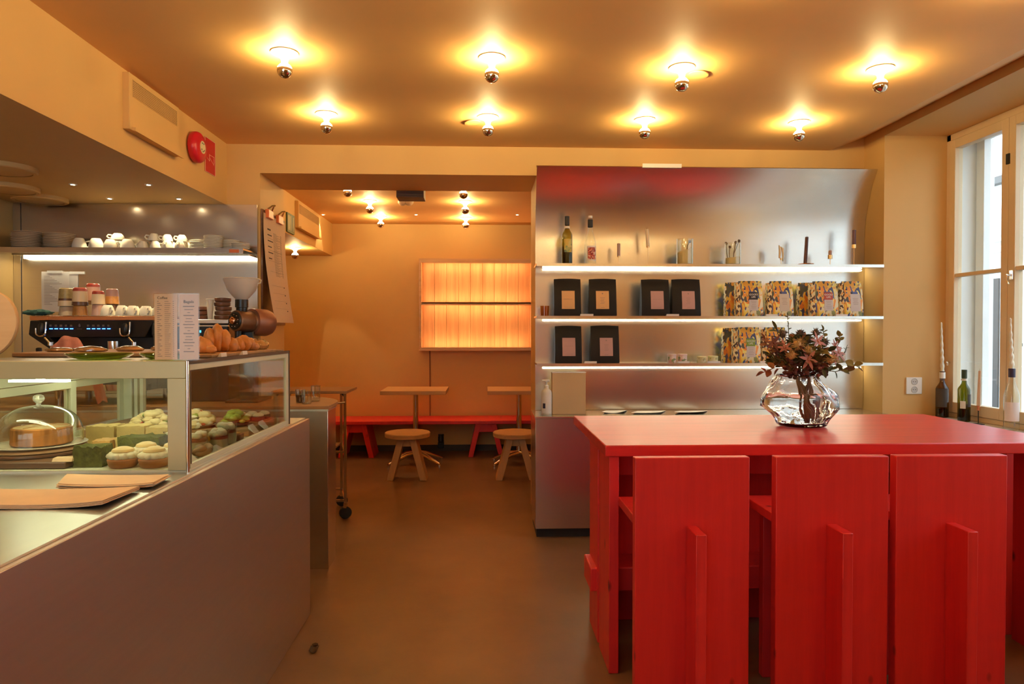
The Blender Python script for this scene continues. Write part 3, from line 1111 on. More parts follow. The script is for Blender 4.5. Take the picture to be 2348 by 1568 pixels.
obj('label_picture', wrap(MB(), c, .0417, -122, -40, .032, .116), cells('red_white_print', [(.22, .02, .015), (.50, .07, .04), (.70, .50, .38), (.30, .03, .02), (.62, .18, .09)], 110, .9), lb)

# candlesticks
def candlestick(name, label, x, y, z, h_cup, cup_r, cup_h, candle, cm, base_r=.03, stemmat=None, lean=0.):
    t = thing(name, label, 'candle holder', (x, y, z), 'candle holders on the top shelf')
    c = (x, y, z)
    sm = stemmat or BRASS
    obj('foot', MB().lathe([(0, 0), (base_r, 0), (base_r, .002), (base_r * .9, .004), (.004, .006), (0, .006)], c, 28), sm, t)
    obj('stem', MB().cyl((x, y, z + .005), (x, y, z + h_cup), .0022, n=8), sm, t)
    obj('cup', MB().lathe([(0, h_cup), (cup_r, h_cup), (cup_r, h_cup + cup_h), (cup_r * .86, h_cup + cup_h), (cup_r * .86, h_cup + .006), (0, h_cup + .006)], c, 20), sm, t)
    if candle:
        r, hh = candle
        k = MB()
        k.cyl((x, y, z + h_cup + .008), (x + lean, y, z + h_cup + cup_h + hh), r, r * .93, 16)
        cd = obj('candle', k, cm, t)
        obj('wick', MB().cyl((x + lean, y, z + h_cup + cup_h + hh), (x + lean, y, z + h_cup + cup_h + hh + .008), .001, n=6), INK, cd)
    return t
CREAMW = mat('cream_wax', (.80, .66, .44), .45, var=.03, sss=.1)
PURPW = mat('purple_wax', (.10, .045, .06), .4, var=.05)
BROWNW = mat('dark_red_brown_wax', (.065, .016, .012), .4, var=.05)
GREYW = mat('mauve_grey_wax', (.40, .28, .24), .45, var=.05)
candlestick('candlestick', 'short candlestick with stubby mauve candle beside the clear bottle', .959, 4.84, S1, .055, .010, .020, (.012, .075), GREYW, .028, BRASS)
candlestick('candlestick', 'tall thin candlestick with cream candle, left half of the top shelf', 1.170, 4.84, S1, .123, .0115, .022, (.0125, .110), CREAMW, .03, BRASS, -.008)
candlestick('candlestick', 'short brass candlestick with burnt down candle stub near the right end of the top shelf', 2.497, 4.84, S1, .048, .016, .028, (.012, .032), GREYW, .026, BRASS)
candlestick('candlestick', 'tall thin candlestick with dark purple candle at the right end of the top shelf', 2.673, 4.84, S1, .126, .0155, .026, (.0135, .105), PURPW, .026, BRASS)
t = candlestick('candlestick', 'small candlestick with melted dripping cream candle on the top shelf', 2.137, 4.84, S1, .040, .008, .012, None, None, .022, BRASS)
k = MB()
k.tube([(2.125, 4.84, S1 + .052), (2.128, 4.84, S1 + .08), (2.128, 4.84, S1 + .115), (2.121, 4.84, S1 + .145)], [.007, .008, .009, .004], 10)
k.tube([(2.148, 4.84, S1 + .03), (2.151, 4.84, S1 + .075), (2.146, 4.84, S1 + .12), (2.135, 4.84, S1 + .128), (2.124, 4.84, S1 + .118)], [.004, .007, .009, .009, .007], 10)
obj('melted_candle', k, CREAMW, t)
t = thing('candle_dish', 'dark red brown candle standing on a small copper dish on the top shelf', 'candle holder', (2.320, 4.84, S1))
c = (2.320, 4.84, S1)
obj('dish', MB().lathe([(0, 0), (.03, 0), (.052, .008), (.054, .012), (.05, .011), (.028, .004), (0, .004)], c, 28), COPPER, t)
cd = obj('candle', MB().cyl((2.314, 4.84, S1 + .004), (2.325, 4.84, S1 + .205), .0125, .0115, 16), BROWNW, t)
obj('wick', MB().cyl((2.325, 4.84, S1 + .204), (2.326, 4.84, S1 + .214), .001, n=6), INK, cd)

WAXY = mat('pale_yellow_wax', (.90, .72, .38), .5, var=.05)
def jar_candle(label, x, y, r, h, fill, tilt, twig):
    t = thing('glass_jar_candle', label, 'glass jar', (x, y, S1), 'glass jars with wax on the top shelf')
    c = (x, y, S1)
    obj('glass', MB().lathe([(0, 0), (r, 0), (r, h), (r - .003, h), (r - .003, .006), (0, .006)], c, 32), DOMEG, t)
    k = MB().lathe([(0, .007), (r - .004, .007), (r - .004, fill), (0, fill)], c, 28)
    for p in k.v:
        if p.z > S1 + fill * .8:
            p.z += (p.x - x) * tilt + .004 * noise.noise(p * 60)
    obj('wax', k, WAXY, t)
    k = MB()
    for a in twig:
        k.tube([(x + a[0], y + a[1], S1 + fill - .01), (x + a[0] * 1.3, y + a[1], S1 + fill + .03), (x + a[2], y + a[1], S1 + a[3])], .0025, 5)
        k.blob((x + a[2], y + a[1], S1 + a[3]), (.010, .008, .011), .4, int(a[3] * 900), 3, 8, 6)
    obj('dried_twigs', k, THIST, t)
jar_candle('tall glass jar of pale yellow wax with one dark twig, middle of the top shelf', 1.435, 4.84, .058, .185, .105, .35, ((.01, -.02, .03, .165),))
jar_candle('wide glass jar of yellow wax with several dark dried twigs, on the top shelf', 1.783, 4.84, .056, .158, .055, .1, ((-.02, 0, -.02, .13), (.0, -.02, .015, .16), (.01, .01, .05, .175), (-.03, .01, -.045, .155)))

# coffee bags
BAGK = mat('matte_black_foil', (.011, .009, .008), .55, var=.2, vscale=14, bump=.12, bscale=22, spec=.25)
PAT = cells('printed_paint_strokes', [(.88, .66, .10), (.84, .30, .03), (.86, .58, .09), (.045, .05, .14), (.80, .70, .42), (.82, .40, .05), (.07, .075, .06), (.88, .74, .20), (.74, .22, .03), (.07, .09, .24), (.78, .62, .30), (.28, .28, .09)], 38, 1.2, .42, 18, (1, 1, .5))
DOTS = cells('dotted_gusset', [(.90, .82, .52), (.06, .03, .02), (.88, .74, .40), (.07, .04, .03), (.85, .45, .12), (.90, .84, .58)], 85, .5, .45, 14, (1, 1, .7))
LAB_O = mat('orange_label', (.74, .44, .18), .6, var=0)
LAB_P = mat('dusty_pink_label', (.50, .30, .27), .6, var=0)
LAB_G = mat('stone_label', (.62, .52, .40), .6, var=0)
LAB_L = mat('pale_lilac_label', (.60, .54, .50), .6, var=0)
def pouch(x0, x1, y, z, h, depth, bow=0., taper=0.):
    """stand-up pouch: wide base, flat sealed top; front face at y"""
    m = MB()
    w = x1 - x0
    lv = [(0, 1., 1.), (.03, 1.02, 1.06), (.35, 1., .95), (.7, 1., .62), (.92, 1. + taper * .5, .22), (.955, 1. + taper, .10), (1., 1. + taper, .10)]
    n, rows = 8, []
    cx = (x0 + x1) / 2
    for u, kw, kd in lv:
        d = depth * kd
        row = []
        for i in range(n + 1):
            s = i / n - .5
            puff = (1 - (2 * s) ** 4) * d * .22
            row.append((cx + s * w * kw, y + depth * .5 - d * .5 - puff * .5, z + h * u + (bow * (1 - 4 * s * s) if u > .9 else 0)))
        for i in range(n + 1):
            s = .5 - i / n
            row.append((cx + s * w * kw, y + depth * .5 + d * .5, z + h * u + (bow * (1 - 4 * s * s) if u > .9 else 0)))
        rows.append(row)
    N = 2 * n + 2
    vs = [p for r in rows for p in r]
    fs = [tuple(range(N - 1, -1, -1)), tuple(range((len(rows) - 1) * N, len(rows) * N))]
    for a in range(len(rows) - 1):
        for i in range(N):
            j = (i + 1) % N
            fs.append((a * N + i, a * N + j, (a + 1) * N + j, (a + 1) * N + i))
    return m.add(vs, fs)
def pouch_front(u, d):
    """how far the middle of a pouch's front lies behind its nominal front plane"""
    lv = [(0, 1.), (.03, 1.06), (.35, .95), (.7, .62), (.92, .22), (1., .10)]
    for (a, ka), (b, kb) in zip(lv[:-1], lv[1:]):
        if u <= b:
            k = ka + (kb - ka) * (u - a) / (b - a)
            break
    return d * .5 - d * k * .5 - k * d * .11
def pouch_patch(cx, w, y, z, h, d, z0, z1, off):
    """flat printed patch lying on the pouch front"""
    return MB().sheet(lambda a, b: (cx + w * (2 * a - 1), y + pouch_front((z0 + (z1 - z0) * b) / h, d) - off, z + z0 + (z1 - z0) * b), 2, 8, .001)
def black_bag(x0, x1, z, h, label, lm, logo, lx=0.):
    y, d = 4.80, .07
    t = thing('coffee_bag', label, 'coffee bag', ((x0 + x1) / 2, y + d / 2, z), 'black coffee bags on the steel shelves')
    obj('pouch', pouch(x0, x1, y, z, h, d, .004, .0), BAGK, t)
    cx = (x0 + x1) / 2 + lx
    l = obj('label', pouch_patch(cx, .046, y, z, h, d, .05, .178, .0012), lm, t, label='rectangular paper label')
    def bar(u0, u1, zz, hh=.0018):
        k.v += []
        q = pouch_patch(cx + (u0 + u1) / 2, (u1 - u0) / 2, y, z, h, d, zz, zz + hh, .0024)
        k.add(q.v, q.f)
    k = MB()
    if logo:
        bar(-.004, .004, .155, .009)
        for i in range(5):
            bar(-.016 + .004 * (i % 2), .016 - .003 * (i % 3), .128 - i * .010)
        bar(-.012, .014, .060)
    else:
        for i in range(6):
            bar(-.032 + i * .011, -.026 + i * .011, .118, .0025)
        bar(-.03, .03, .062, .0014)
    obj('printed_lettering', k, INKF, l)
black_bag(.494, .684, S2, .262, 'black coffee bag with orange label, leftmost on the second shelf', LAB_O, False, .004)
black_bag(.744, .937, S2, .262, 'black coffee bag with orange label and dark dot, second on the second shelf', LAB_O, True, -.004)
black_bag(1.118, 1.316, S2, .260, 'black coffee bag with pink label, left of the touching pair on the second shelf', LAB_P, False, .01)
black_bag(1.337, 1.540, S2, .262, 'black coffee bag with pink label, right of the touching pair on the second shelf', LAB_P, True, .012)
black_bag(.502, .690, S3, .260, 'black coffee bag with pink label, leftmost on the third shelf', LAB_P, False, .002)
black_bag(.756, .957, S3, .262, 'black coffee bag with pink label, right one on the third shelf', LAB_P, True, .008)

def print_bag(x0, x1, z, y, label, lm, tm=None, plain=False, h=.252):
    d = .075
    t = thing('coffee_bag', label, 'coffee bag', ((x0 + x1) / 2, y + d / 2, z), 'brightly printed coffee bags on the steel shelves')
    obj('pouch', pouch(x0 + .022, x1, y, z, h, d, .002), PAT, t)
    g = MB()
    g.prism([(x0, y + .014), (x0 + .0235, y - .001), (x0 + .0235, y + d * .9), (x0, y + d * .8)], 'Z', z, z + h * .95)
    obj('gusset', g, DOTS, t, label='pale gusset with dark dots')
    cx = (x0 + x1) / 2 + .024
    def slab(z0, z1, w, off=.0012, dx=0.):
        return pouch_patch(cx + dx, w, y, z, h, d, z0, z1, off)
    def lines(k, n, ztop, st):
        for i in range(n):
            w = .020 - .003 * (i % 3)
            q = slab(ztop - i * st, ztop - i * st + .002, w, .0026)
            k.add(q.v, q.f)
    k = MB()
    if plain:
        l = obj('label', slab(.035, .160, .036), lm, t, label='pale grey label')
        lines(k, 5, .128, .011)
        obj('printed_lettering', k, INKF, l)
        zz = .168
        yy = y + pouch_front(zz / h, d)
        obj('valve', MB().cyl((cx - .022, yy + .002, z + zz), (cx - .022, yy - .003, z + zz), .0045, n=12), INK, t)
    else:
        l = obj('label', slab(.040, .118, .032), lm, t, label='pale lower label')
        lines(k, 5, .106, .012)
        obj('printed_lettering', k, INKF, l)
        hd = obj('label_heading', slab(.118, .172, .032, .0016), tm, t, label='coloured upper label with white lettering')
        for s, zz in (('GOOD', .149), ('LIFE', .131)):
            yy = y + min(pouch_front(zz / h, d), pouch_front((zz + .015) / h, d) ) - .0030
            obj('label_lettering', text_mb(s, .0185, (cx, yy, z + zz), (1, 0, 0), (0, .16, 1), .0006), WHITEINK, hd)
TBLK = mat('black_label', (.02, .015, .013), .5, var=0)
TRED = mat('brick_red_label', (.42, .07, .03), .5, var=0)
TGRN = mat('green_label', (.20, .30, .03), .5, var=0)
print_bag(1.802, 1.990, S2, 4.80, 'painted pattern coffee bag with black GOOD LIFE label on the second shelf', LAB_L, TBLK)
print_bag(2.030, 2.212, S2, 4.80, 'painted pattern coffee bag with plain label, beside the black-labelled one', LAB_G, None, True)
print_bag(2.345, 2.540, S2, 4.80, 'painted pattern coffee bag with red GOOD LIFE label on the second shelf', LAB_L, TRED)
print_bag(2.556, 2.722, S2, 4.80, 'painted pattern coffee bag with pale label at the right end of the second shelf', LAB_L, None, True)
print_bag(1.784, 1.975, S3, 4.80, 'painted pattern coffee bag with green GOOD LIFE label on the third shelf', LAB_L, TGRN)
print_bag(1.992, 2.165, S3, 4.80, 'painted pattern coffee bag half hidden behind the flowers on the third shelf', LAB_G, None, True)
# deeper bags standing behind the front ones
for x0, x1, z, n in ((1.757, 1.93, S2, 'the black-labelled'), (2.30, 2.48, S2, 'the red-labelled'), (1.742, 1.91, S3, 'the green-labelled')):
    t = thing('coffee_bag', 'painted pattern coffee bag standing just behind ' + n + ' one', 'coffee bag', ((x0 + x1) / 2, 4.91, z), 'brightly printed coffee bags on the steel shelves')
    obj('pouch', pouch(x0, x1, 4.892, z, .247, .055, .002), PAT, t)
    obj('gusset', MB().box(x0 - .004, x0 + .004, 4.898, 4.935, z, z + .22), DOTS, t)

# little shelf cards
def shelf_card(x0, x1, z, label):
    m = MB()
    m.prism([(4.757, z), (4.785, z), (4.785, z + .003), (4.764, z + .014), (4.757, z + .014)], 'X', x0, x1)
    solo('price_card', m, PAPER, label, 'price card', 'price cards on the steel shelves')
for x0, x1, z, n in ((.675, .765, S2, 'between the two orange-labelled bags'), (1.285, 1.372, S2, 'between the pink-labelled pair on the second shelf'), (.705, .79, S3, 'between the two black bags on the third shelf'),
                     (1.995, 2.08, S2, 'below the plain-labelled printed bag'), (2.50, 2.585, S2, 'below the pair of printed bags at the right end'), (1.955, 2.03, S3, 'beside the green-labelled bag'), (1.365, 1.448, S3, 'in front of the pink tins'), (1.578, 1.67, S3, 'in front of the yellow tins')):
    shelf_card(x0, x1, z, 'small white price card ' + n)

# tins, candles, box
def tin(x, label, cm, lid, h, r):
    t = thing('tea_tin', label, 'tin', (x, 4.83, S3), 'small round tins on the third shelf')
    c = (x, 4.83, S3)
    obj('tin_body', MB().lathe([(0, 0), (r, 0), (r, h - .012), (0, h - .012)], c, 28), cm, t)
    obj('lid', MB().lathe([(0, h - .012), (r + .0015, h - .012), (r + .0015, h - .001), (r, h), (0, h)], c, 28), lid, t)
TP = cells('pink_green_floral', [(.66, .52, .46), (.70, .58, .54), (.20, .24, .10), (.66, .50, .48), (.55, .30, .28)], 60, .7)
TY = cells('yellow_floral', [(.66, .58, .30), (.70, .64, .42), (.42, .36, .14), (.68, .60, .36)], 60, .7)
PK = mat('pink_lid', (.66, .48, .46), .35, var=0)
YL = mat('yellow_lid', (.66, .60, .28), .35, var=0)
tin(1.342, 'pink floral tin, left one of the pair on the third shelf', TP, PK, .062, .031)
tin(1.418, 'pink floral tin, right one of the pair on the third shelf', TP, PK, .062, .033)
tin(1.556, 'yellow patterned tin, left of the yellow pair', TY, YL, .046, .033)
tin(1.640, 'yellow patterned tin, right of the yellow pair', TY, YL, .048, .035)
t = thing('pillar_candle', 'thick cream pillar candle at the right end of the third shelf', 'candle', (2.577, 4.84, S3))
obj('wax_body', MB().lathe([(0, 0), (.034, 0), (.035, .003), (.035, .072), (.032, .076), (.02, .073), (0, .072)], (2.577, 4.84, S3), 28), mat('ivory_wax', (.70, .60, .48), .5, var=.03), t)
obj('wick', MB().cyl((2.577, 4.84, S3 + .072), (2.577, 4.84, S3 + .082), .0012, n=6), INK, t)
t = thing('pillar_candle', 'short cream candle half hidden behind the flowers on the third shelf', 'candle', (2.42, 4.84, S3))
obj('wax_body', MB().lathe([(0, 0), (.034, 0), (.035, .003), (.035, .056), (.03, .06), (0, .058)], (2.42, 4.84, S3), 28), MATS['ivory_wax'], t)
obj('wick', MB().cyl((2.42, 4.84, S3 + .058), (2.42, 4.84, S3 + .066), .0012, n=6), INK, t)
t = thing('glass_tumbler', 'faint amber glass tumbler at the left end of the second shelf', 'glass', (.432, 4.86, S2))
obj('glass', MB().lathe([(0, 0), (.030, 0), (.033, .074), (.031, .074), (.028, .005), (0, .005)], (.432, 4.86, S2), 28), thin_glass('amber_glass', (.86, .66, .40), .1, 1.2), t)

t = thing('soap_dispenser', 'white pump bottle with small dark square on its label, left on the steel counter', 'bottle', (.437, 4.76, CT))
c = (.437, 4.76, CT)
obj('bottle_body', MB().lathe([(0, 0), (.034, 0), (.037, .004), (.037, .150), (.032, .168), (.016, .180), (.014, .186), (0, .186)], c, 28), mat('milky_plastic', (.78, .72, .60), .3, var=.02, sss=.1), t)
l = obj('label', wrap(MB(), c, .037, -150, -40, .012, .135), PAPER, t)
k = wrap(MB(), c, .0378, -138, -108, .045, .080)
obj('dark_square', k, mat('navy_print', (.03, .025, .06), .5, var=0), l)
k = MB()
k.lathe([(0, .186), (.016, .186), (.016, .204), (.006, .206), (.006, .228), (0, .228)], c, 18)
k.box(.437 - .012, .437 + .020, 4.752, 4.768, CT + .228, CT + .243)
k.box(.437 - .034, .437 - .012, 4.755, 4.765, CT + .234, CT + .243)
obj('pump_head', k, CERAMIC, t, .002)

t = thing('cardboard_box', 'plain tan square card box standing on the steel counter by the pump bottle', 'box', (.592, 4.79, CT))
obj('carton', MB().box(.476, .711, 4.75, 4.83, CT, CT + .290), KRAFTE, t, .0025)
obj('lid_edge', MB().box(.474, .713, 4.748, 4.832, CT + .290, CT + .296), PAPER, t)

for i, (x0, y0, dx, n) in enumerate(((.83, 4.78, .10, 'leftmost of three, curled at its corner'), (1.03, 4.74, .14, 'middle of three'), (1.33, 4.73, .15, 'rightmost of three'))):
    def fn(u, v, x0=x0, y0=y0, dx=dx, i=i):
        return (x0 + (.21 if i else .16) * u + dx * .6 * v, y0 + .17 * v + .01 * u, CT + .003 + .004 * i * (1 - v) + (.012 if i == 0 else .004) * (u - .5) ** 2 * 4 * (1 - v))
    s = solo('paper_sheet', MB().sheet(fn, 6, 4, .0012), PAPER, 'white menu sheet lying on the steel counter, ' + n, 'paper', 'loose sheets on the steel counter')

# ------------------------------------------------------------------ window sill things
def sill_bottle(name, label, x, y, glass, h, r, rn, sh, nk, slope, extra):
    z = .816
    t = thing(name, label, 'bottle', (x, y, z), 'bottles on the window sill')
    c = (x, y, z)
    obj('glass_body', MB().lathe(bottle_prof(h, r, rn, sh, nk, slope), c, 28), glass, t)
    extra(t, c)
    return t
def twist(t, x, y, z0, h, r, lean=0.):
    n, m = 8, 60
    k = MB()
    rows = []
    for i in range(m + 1):
        u = i / m
        rr = r * (1 - .62 * u) if u < 1 else .001
        for j in range(n * 2):
            a = math.pi * j / n
            q = rr * (1 + .20 * math.cos(2 * (a - u * 22)))
            k.v.append(Vector((x + lean * u + q * math.cos(a), y + q * math.sin(a), z0 + h * u)))
    N = n * 2
    for i in range(m):
        for j in range(N):
            k.f.append((i * N + j, i * N + (j + 1) % N, (i + 1) * N + (j + 1) % N, (i + 1) * N + j))
    k.f.append(tuple(range(N - 1, -1, -1)))
    k.f.append(tuple(range(m * N, m * N + N)))
    return obj('candle', k, mat('ivory_candle', (.80, .72, .56), .45, var=.02, sss=.1) if 'ivory_candle' not in MATS else MATS['ivory_candle'], t, label='twisted ivory candle')
def e1(t, c):
    obj('neck_label', MB().lathe([(.0165, .275), (.0185, .275), (.0185, .318), (.0165, .318)], c, 20), PAPER, t)
    l = obj('label', wrap(MB(), c, .041, -190, -80, .075, .205), mat('dark_brown_label', (.05, .032, .02), .5, var=0), t)
    obj('dark_wine', MB().lathe([(0, .008), (.037, .009), (.037, .06), (0, .06)], c, 20), WINE, t)
    twist(t, c[0], c[1], c[2] + .325, .345, .0125, -.012)
sill_bottle('candle_bottle', 'brown wine bottle holding a twisted ivory candle, farthest on the window sill', 3.221, 4.67, AMBERB, .325, .041, .015, .20, .262, False, e1)
def e2(t, c):
    obj('neck_capsule', MB().lathe([(0, .348), (.0165, .348), (.0165, .292), (.0152, .292)], c, 20), mat('dark_green_foil', (.03, .045, .02), .4, var=0), t)
    obj('neck_band', MB().lathe([(.0155, .288), (.0185, .287), (.0185, .275), (.0165, .275)], c, 20), PAPER, t)
    obj('label', wrap(MB(), c, .038, -95, -35, .10, .185), MATS['dark_brown_label'], t)
    obj('small_label', wrap(MB(), c, .0384, -160, -112, .09, .14), PAPER, t)
    obj('dark_wine', MB().lathe([(0, .008), (.034, .009), (.034, .085), (0, .085)], c, 20), WINE, t)
sill_bottle('wine_bottle', 'green wine bottle with dark cap on the window sill, second from the far end', 3.217, 4.445, thin_glass('yellow_green_bottle_glass', (.36, .34, .04), .03, 1.3), .345, .038, .0145, .215, .268, False, e2)
def e3(t, c):
    obj('neck_capsule', MB().lathe([(.0155, .325), (.0185, .325), (.0185, .377), (.016, .379)], c, 20), mat('dark_violet_foil', (.03, .02, .05), .4, var=0), t)
    l = obj('label', wrap(MB(), c, .041, -185, -60, .06, .175), mat('clear_pink_label', (.72, .60, .54), .4, var=0), t)
    obj('label_mark', wrap(MB(), c, .0416, -112, -100, .03, .055), INKF, l)
    twist(t, c[0], c[1], c[2] + .372, .315, .0125, -.014)
sill_bottle('candle_bottle', 'clear glass bottle with violet foil neck holding a twisted candle, nearest on the window sill', 3.215, 4.03, GLASS, .372, .041, .0145, .20, .322, True, e3)
t = thing('candlestick', 'slim candlestick with peach taper candle between the bottles on the window sill', 'candle holder', (3.216, 4.31, .816))
c = (3.216, 4.31, .816)
obj('foot', MB().lathe([(0, 0), (.036, 0), (.036, .002), (.004, .006), (0, .006)], c, 28), BLACKM, t)
obj('stem', MB().cyl((3.216, 4.31, .82), (3.216, 4.31, .905), .003, n=8), BLACKM, t)
obj('cup', MB().lathe([(0, .09), (.011, .09), (.011, .122), (0, .122)], c, 18), COPPER, t)
cd = obj('candle', MB().cyl((3.216, 4.31, .938), (3.222, 4.31, 1.165), .011, .007, 14), mat('peach_wax', (.74, .50, .34), .45, var=.02), t)
obj('wick', MB().cyl((3.222, 4.31, 1.164), (3.223, 4.31, 1.178), .0015, n=6), CREAMW, cd)

# ------------------------------------------------------------------ back room furniture
t = thing('wall_light_box', 'pine framed light box with two glowing boarded compartments on the far wall', 'light box', (-.10, 8.08, 1.20))
x0, x1, z0, z1, y0, y1 = -.757, .575, 1.195, 2.270, 7.985, 8.15
PINEF = wood('pale_pine_frame', (.60, .34, .16), (.72, .45, .24), 0, 4, .5)
m = MB()
m.box(x0, x1, y0, y1 - .002, z0, z0 + .028)
m.box(x0, x1, y0, y1 - .002, z1 - .028, z1)
m.box(x0, x0 + .028, y0, y1 - .002, z0 + .028, z1 - .028)
m.box(x1 - .028, x1, y0, y1 - .002, z0 + .028, z1 - .028)
m.box(x0 + .028, x1 - .028, y0, y0 + .012, z0 + .028, z0 + .040)
m.box(x0 + .028, x1 - .028, y0, y0 + .012, z1 - .052, z1 - .028)
obj('frame', m, PINEF, t, .002)
zm = 1.752
obj('shelf', MB().box(x0 + .028, x1 - .028, y0, y1 - .03, zm - .006, zm + .006).box(x0 + .028, x1 - .028, y0, y0 + .012, zm - .024, zm + .012), PINEF, t)
m = MB()
n = 9
for i in range(n):
    a = x0 + .028 + (x1 - x0 - .056) * i / n
    b = x0 + .028 + (x1 - x0 - .056) * (i + 1) / n
    m.box(a + .0012, b - .0012, y1 - .03, y1 - .006, z0 + .02, z1 - .02)
obj('pine_boarding', m, PLANKS, t, .002)
for z in (z1 - .036, zm - .011, zm + .009, z0 + .032):
    obj('led_strip', MB().box(x0 + .09, x1 - .09, y0 + .016, y0 + .030, z - .003, z + .003), LEDW, t)
solo('cable_conduit', MB().tube([(-.645, 8.142, 1.195), (-.643, 8.142, .8), (-.643, 8.142, .405)], .007, 8), mat('brown_conduit', (.30, .14, .07), .5), 'thin brown cable running down the wall below the light box', 'cable')
t = thing('floor_socket', 'black plug and adapter on the far wall beneath the red bench', 'socket', (-.514, 8.12, .06))
obj('plate', MB().box(-.545, -.480, 8.115, 8.15, .11, .20), BLACK, t, .004)
obj('plug', MB().lathe([(0, 0), (.034, 0), (.034, .05), (.018, .075), (0, .08)], (-.512, 8.085, .125), 20), BLACK, t)
obj('lower_adapter', MB().box(-.55, -.478, 8.10, 8.15, .035, .105), BLACK, t, .006)

t = thing('bench', 'long red painted bench on trestles along the far wall', 'bench', (-.4, 7.88, 0))
obj('seat', MB().box(-2.1, 1.4, 7.64, 8.13, .382, .420), RED, t, .004)
for cx in (-1.44, .02, 1.25):
    m = MB()
    for s in (-1, 1):
        m.hexa([(cx + s * .055, 7.70, .382), (cx + s * .115, 7.70, .382), (cx + s * .115, 8.08, .382), (cx + s * .055, 8.08, .382)],
               [(cx + s * .145, 7.70, 0), (cx + s * .20, 7.70, 0), (cx + s * .20, 8.08, 0), (cx + s * .145, 8.08, 0)])
    m.box(cx - .10, cx + .10, 7.705, 8.075, .285, .382)
    obj('trestle', m, RED, t, .003)

def cafe_table(cx, cyy, label):
    t = thing('cafe_table', label, 'table', (cx, cyy, 0), 'small square tables at the bench')
    obj('tabletop', MB().box(cx - .34, cx + .34, cyy - .285, cyy + .285, .765, .805), OAKX, t, .003)
    c = (cx, cyy, 0)
    obj('column', MB().lathe([(0, .09), (.030, .09), (.030, .755), (.09, .757), (.09, .765), (0, .765)], c, 24), CHROME, t)
    m = MB()
    for a in (35, 145, 215, 325):
        d = Vector((math.cos(math.radians(a)), math.sin(math.radians(a)), 0))
        m.tube([Vector(c) + Vector((0, 0, .115)), Vector(c) + d * .12 + Vector((0, 0, .10)), Vector(c) + d * .24 + Vector((0, 0, .055)), Vector(c) + d * .325 + Vector((0, 0, .022))], [.034, .028, .022, .016], 10)
        m.lathe([(0, 0), (.018, 0), (.018, .02), (0, .02)], Vector(c) + d * .325, 12)
    obj('star_base', m, CHROME, t)
    return t
TB = cafe_table(-.735, 7.36, 'pale wood cafe table with chrome column, left one in the back room')
dup(TB, (.375, 7.33, 0), 'pale wood cafe table with chrome column, right one cut off by the steel wall')

def stool(cx, cyy, label):
    t = thing('stool', label, 'stool', (cx, cyy, 0), 'round wooden stools')
    obj('seat', MB().lathe([(0, .405), (.205, .405), (.215, .410), (.218, .445), (.212, .452), (0, .453)], (cx, cyy, 0), 40), OAKX, t)
    for s in (-1, 1):
        m = MB()
        m.hexa([(cx + s * .02, cyy - .09, .405), (cx + s * .085, cyy - .09, .405), (cx + s * .085, cyy + .09, .405), (cx + s * .02, cyy + .09, .405)],
               [(cx + s * .128, cyy - .10, 0), (cx + s * .192, cyy - .10, 0), (cx + s * .192, cyy + .10, 0), (cx + s * .128, cyy + .10, 0)])
        obj('leg', m, OAK, t, .004)
    obj('leg_brace', MB().box(cx - .05, cx + .05, cyy - .085, cyy + .085, .325, .405), OAK, t, .003)
    return t
ST = stool(-.738, 6.60, 'round pale wood stool before the left cafe table')
dup(ST, (.302, 6.58, 0), 'round pale wood stool before the right cafe table, cut by the steel wall')

# trolley in the opening
t = thing('trolley', 'narrow wood topped metal trolley on black castors in the opening', 'trolley', (-1.32, 5.40, 0))
obj('tray_top', MB().box(-1.60, -1.035, 5.19, 5.60, .950, .972), BOARDW, t, .003)
for x, y in ((-1.57, 5.205), (-1.052, 5.205), (-1.57, 5.585), (-1.158, 5.585)):
    if True:
        obj('post', MB().box(x - .010, x + .010, y - .010, y + .010, .115, .950), CHROME, t)
        if y < 5.3:
            obj('corner_bracket', MB().prism([(x - .028, .95), (x + .008, .95), (x + .008, .905)], 'Y', y - .008, y + .008) if x > -1.3 else MB().prism([(x + .028, .95), (x - .008, .95), (x - .008, .905)], 'Y', y - .008, y + .008), BLACK, t)
        cs = obj('castor', MB().lathe([(0, -.016), (.040, -.016), (.046, -.010), (.046, .010), (.040, .016), (0, .016)], (0, 0, 0), 22, Matrix.Translation((x, y, .047)) @ rot('X', 90) @ rot('Y', 25)), RUBBER, t)
        obj('fork', MB().box(x - .012, x + .012, y - .022, y + .022, .085, .118), CHROME, cs)
m = MB()
m.tube([(-1.052, 5.20, .885), (-1.18, 5.16, .875), (-1.30, 5.16, .875)], .008, 8)
obj('push_handle', m, CHROME, t)
for z in (.13, .50):
    m = MB()
    m.box(-1.57, -1.052, 5.197, 5.213, z, z + .016)
    m.box(-1.57, -1.158, 5.577, 5.593, z, z + .016)
    m.tube([(-1.052, 5.205, z + .008), (-1.158, 5.585, z + .008)], .008, 8)
    obj('lower_rail', m, CHROME, t)
obj('lower_shelf', MB().box(-1.56, -1.17, 5.215, 5.575, .50, .512), BOARDW, t)

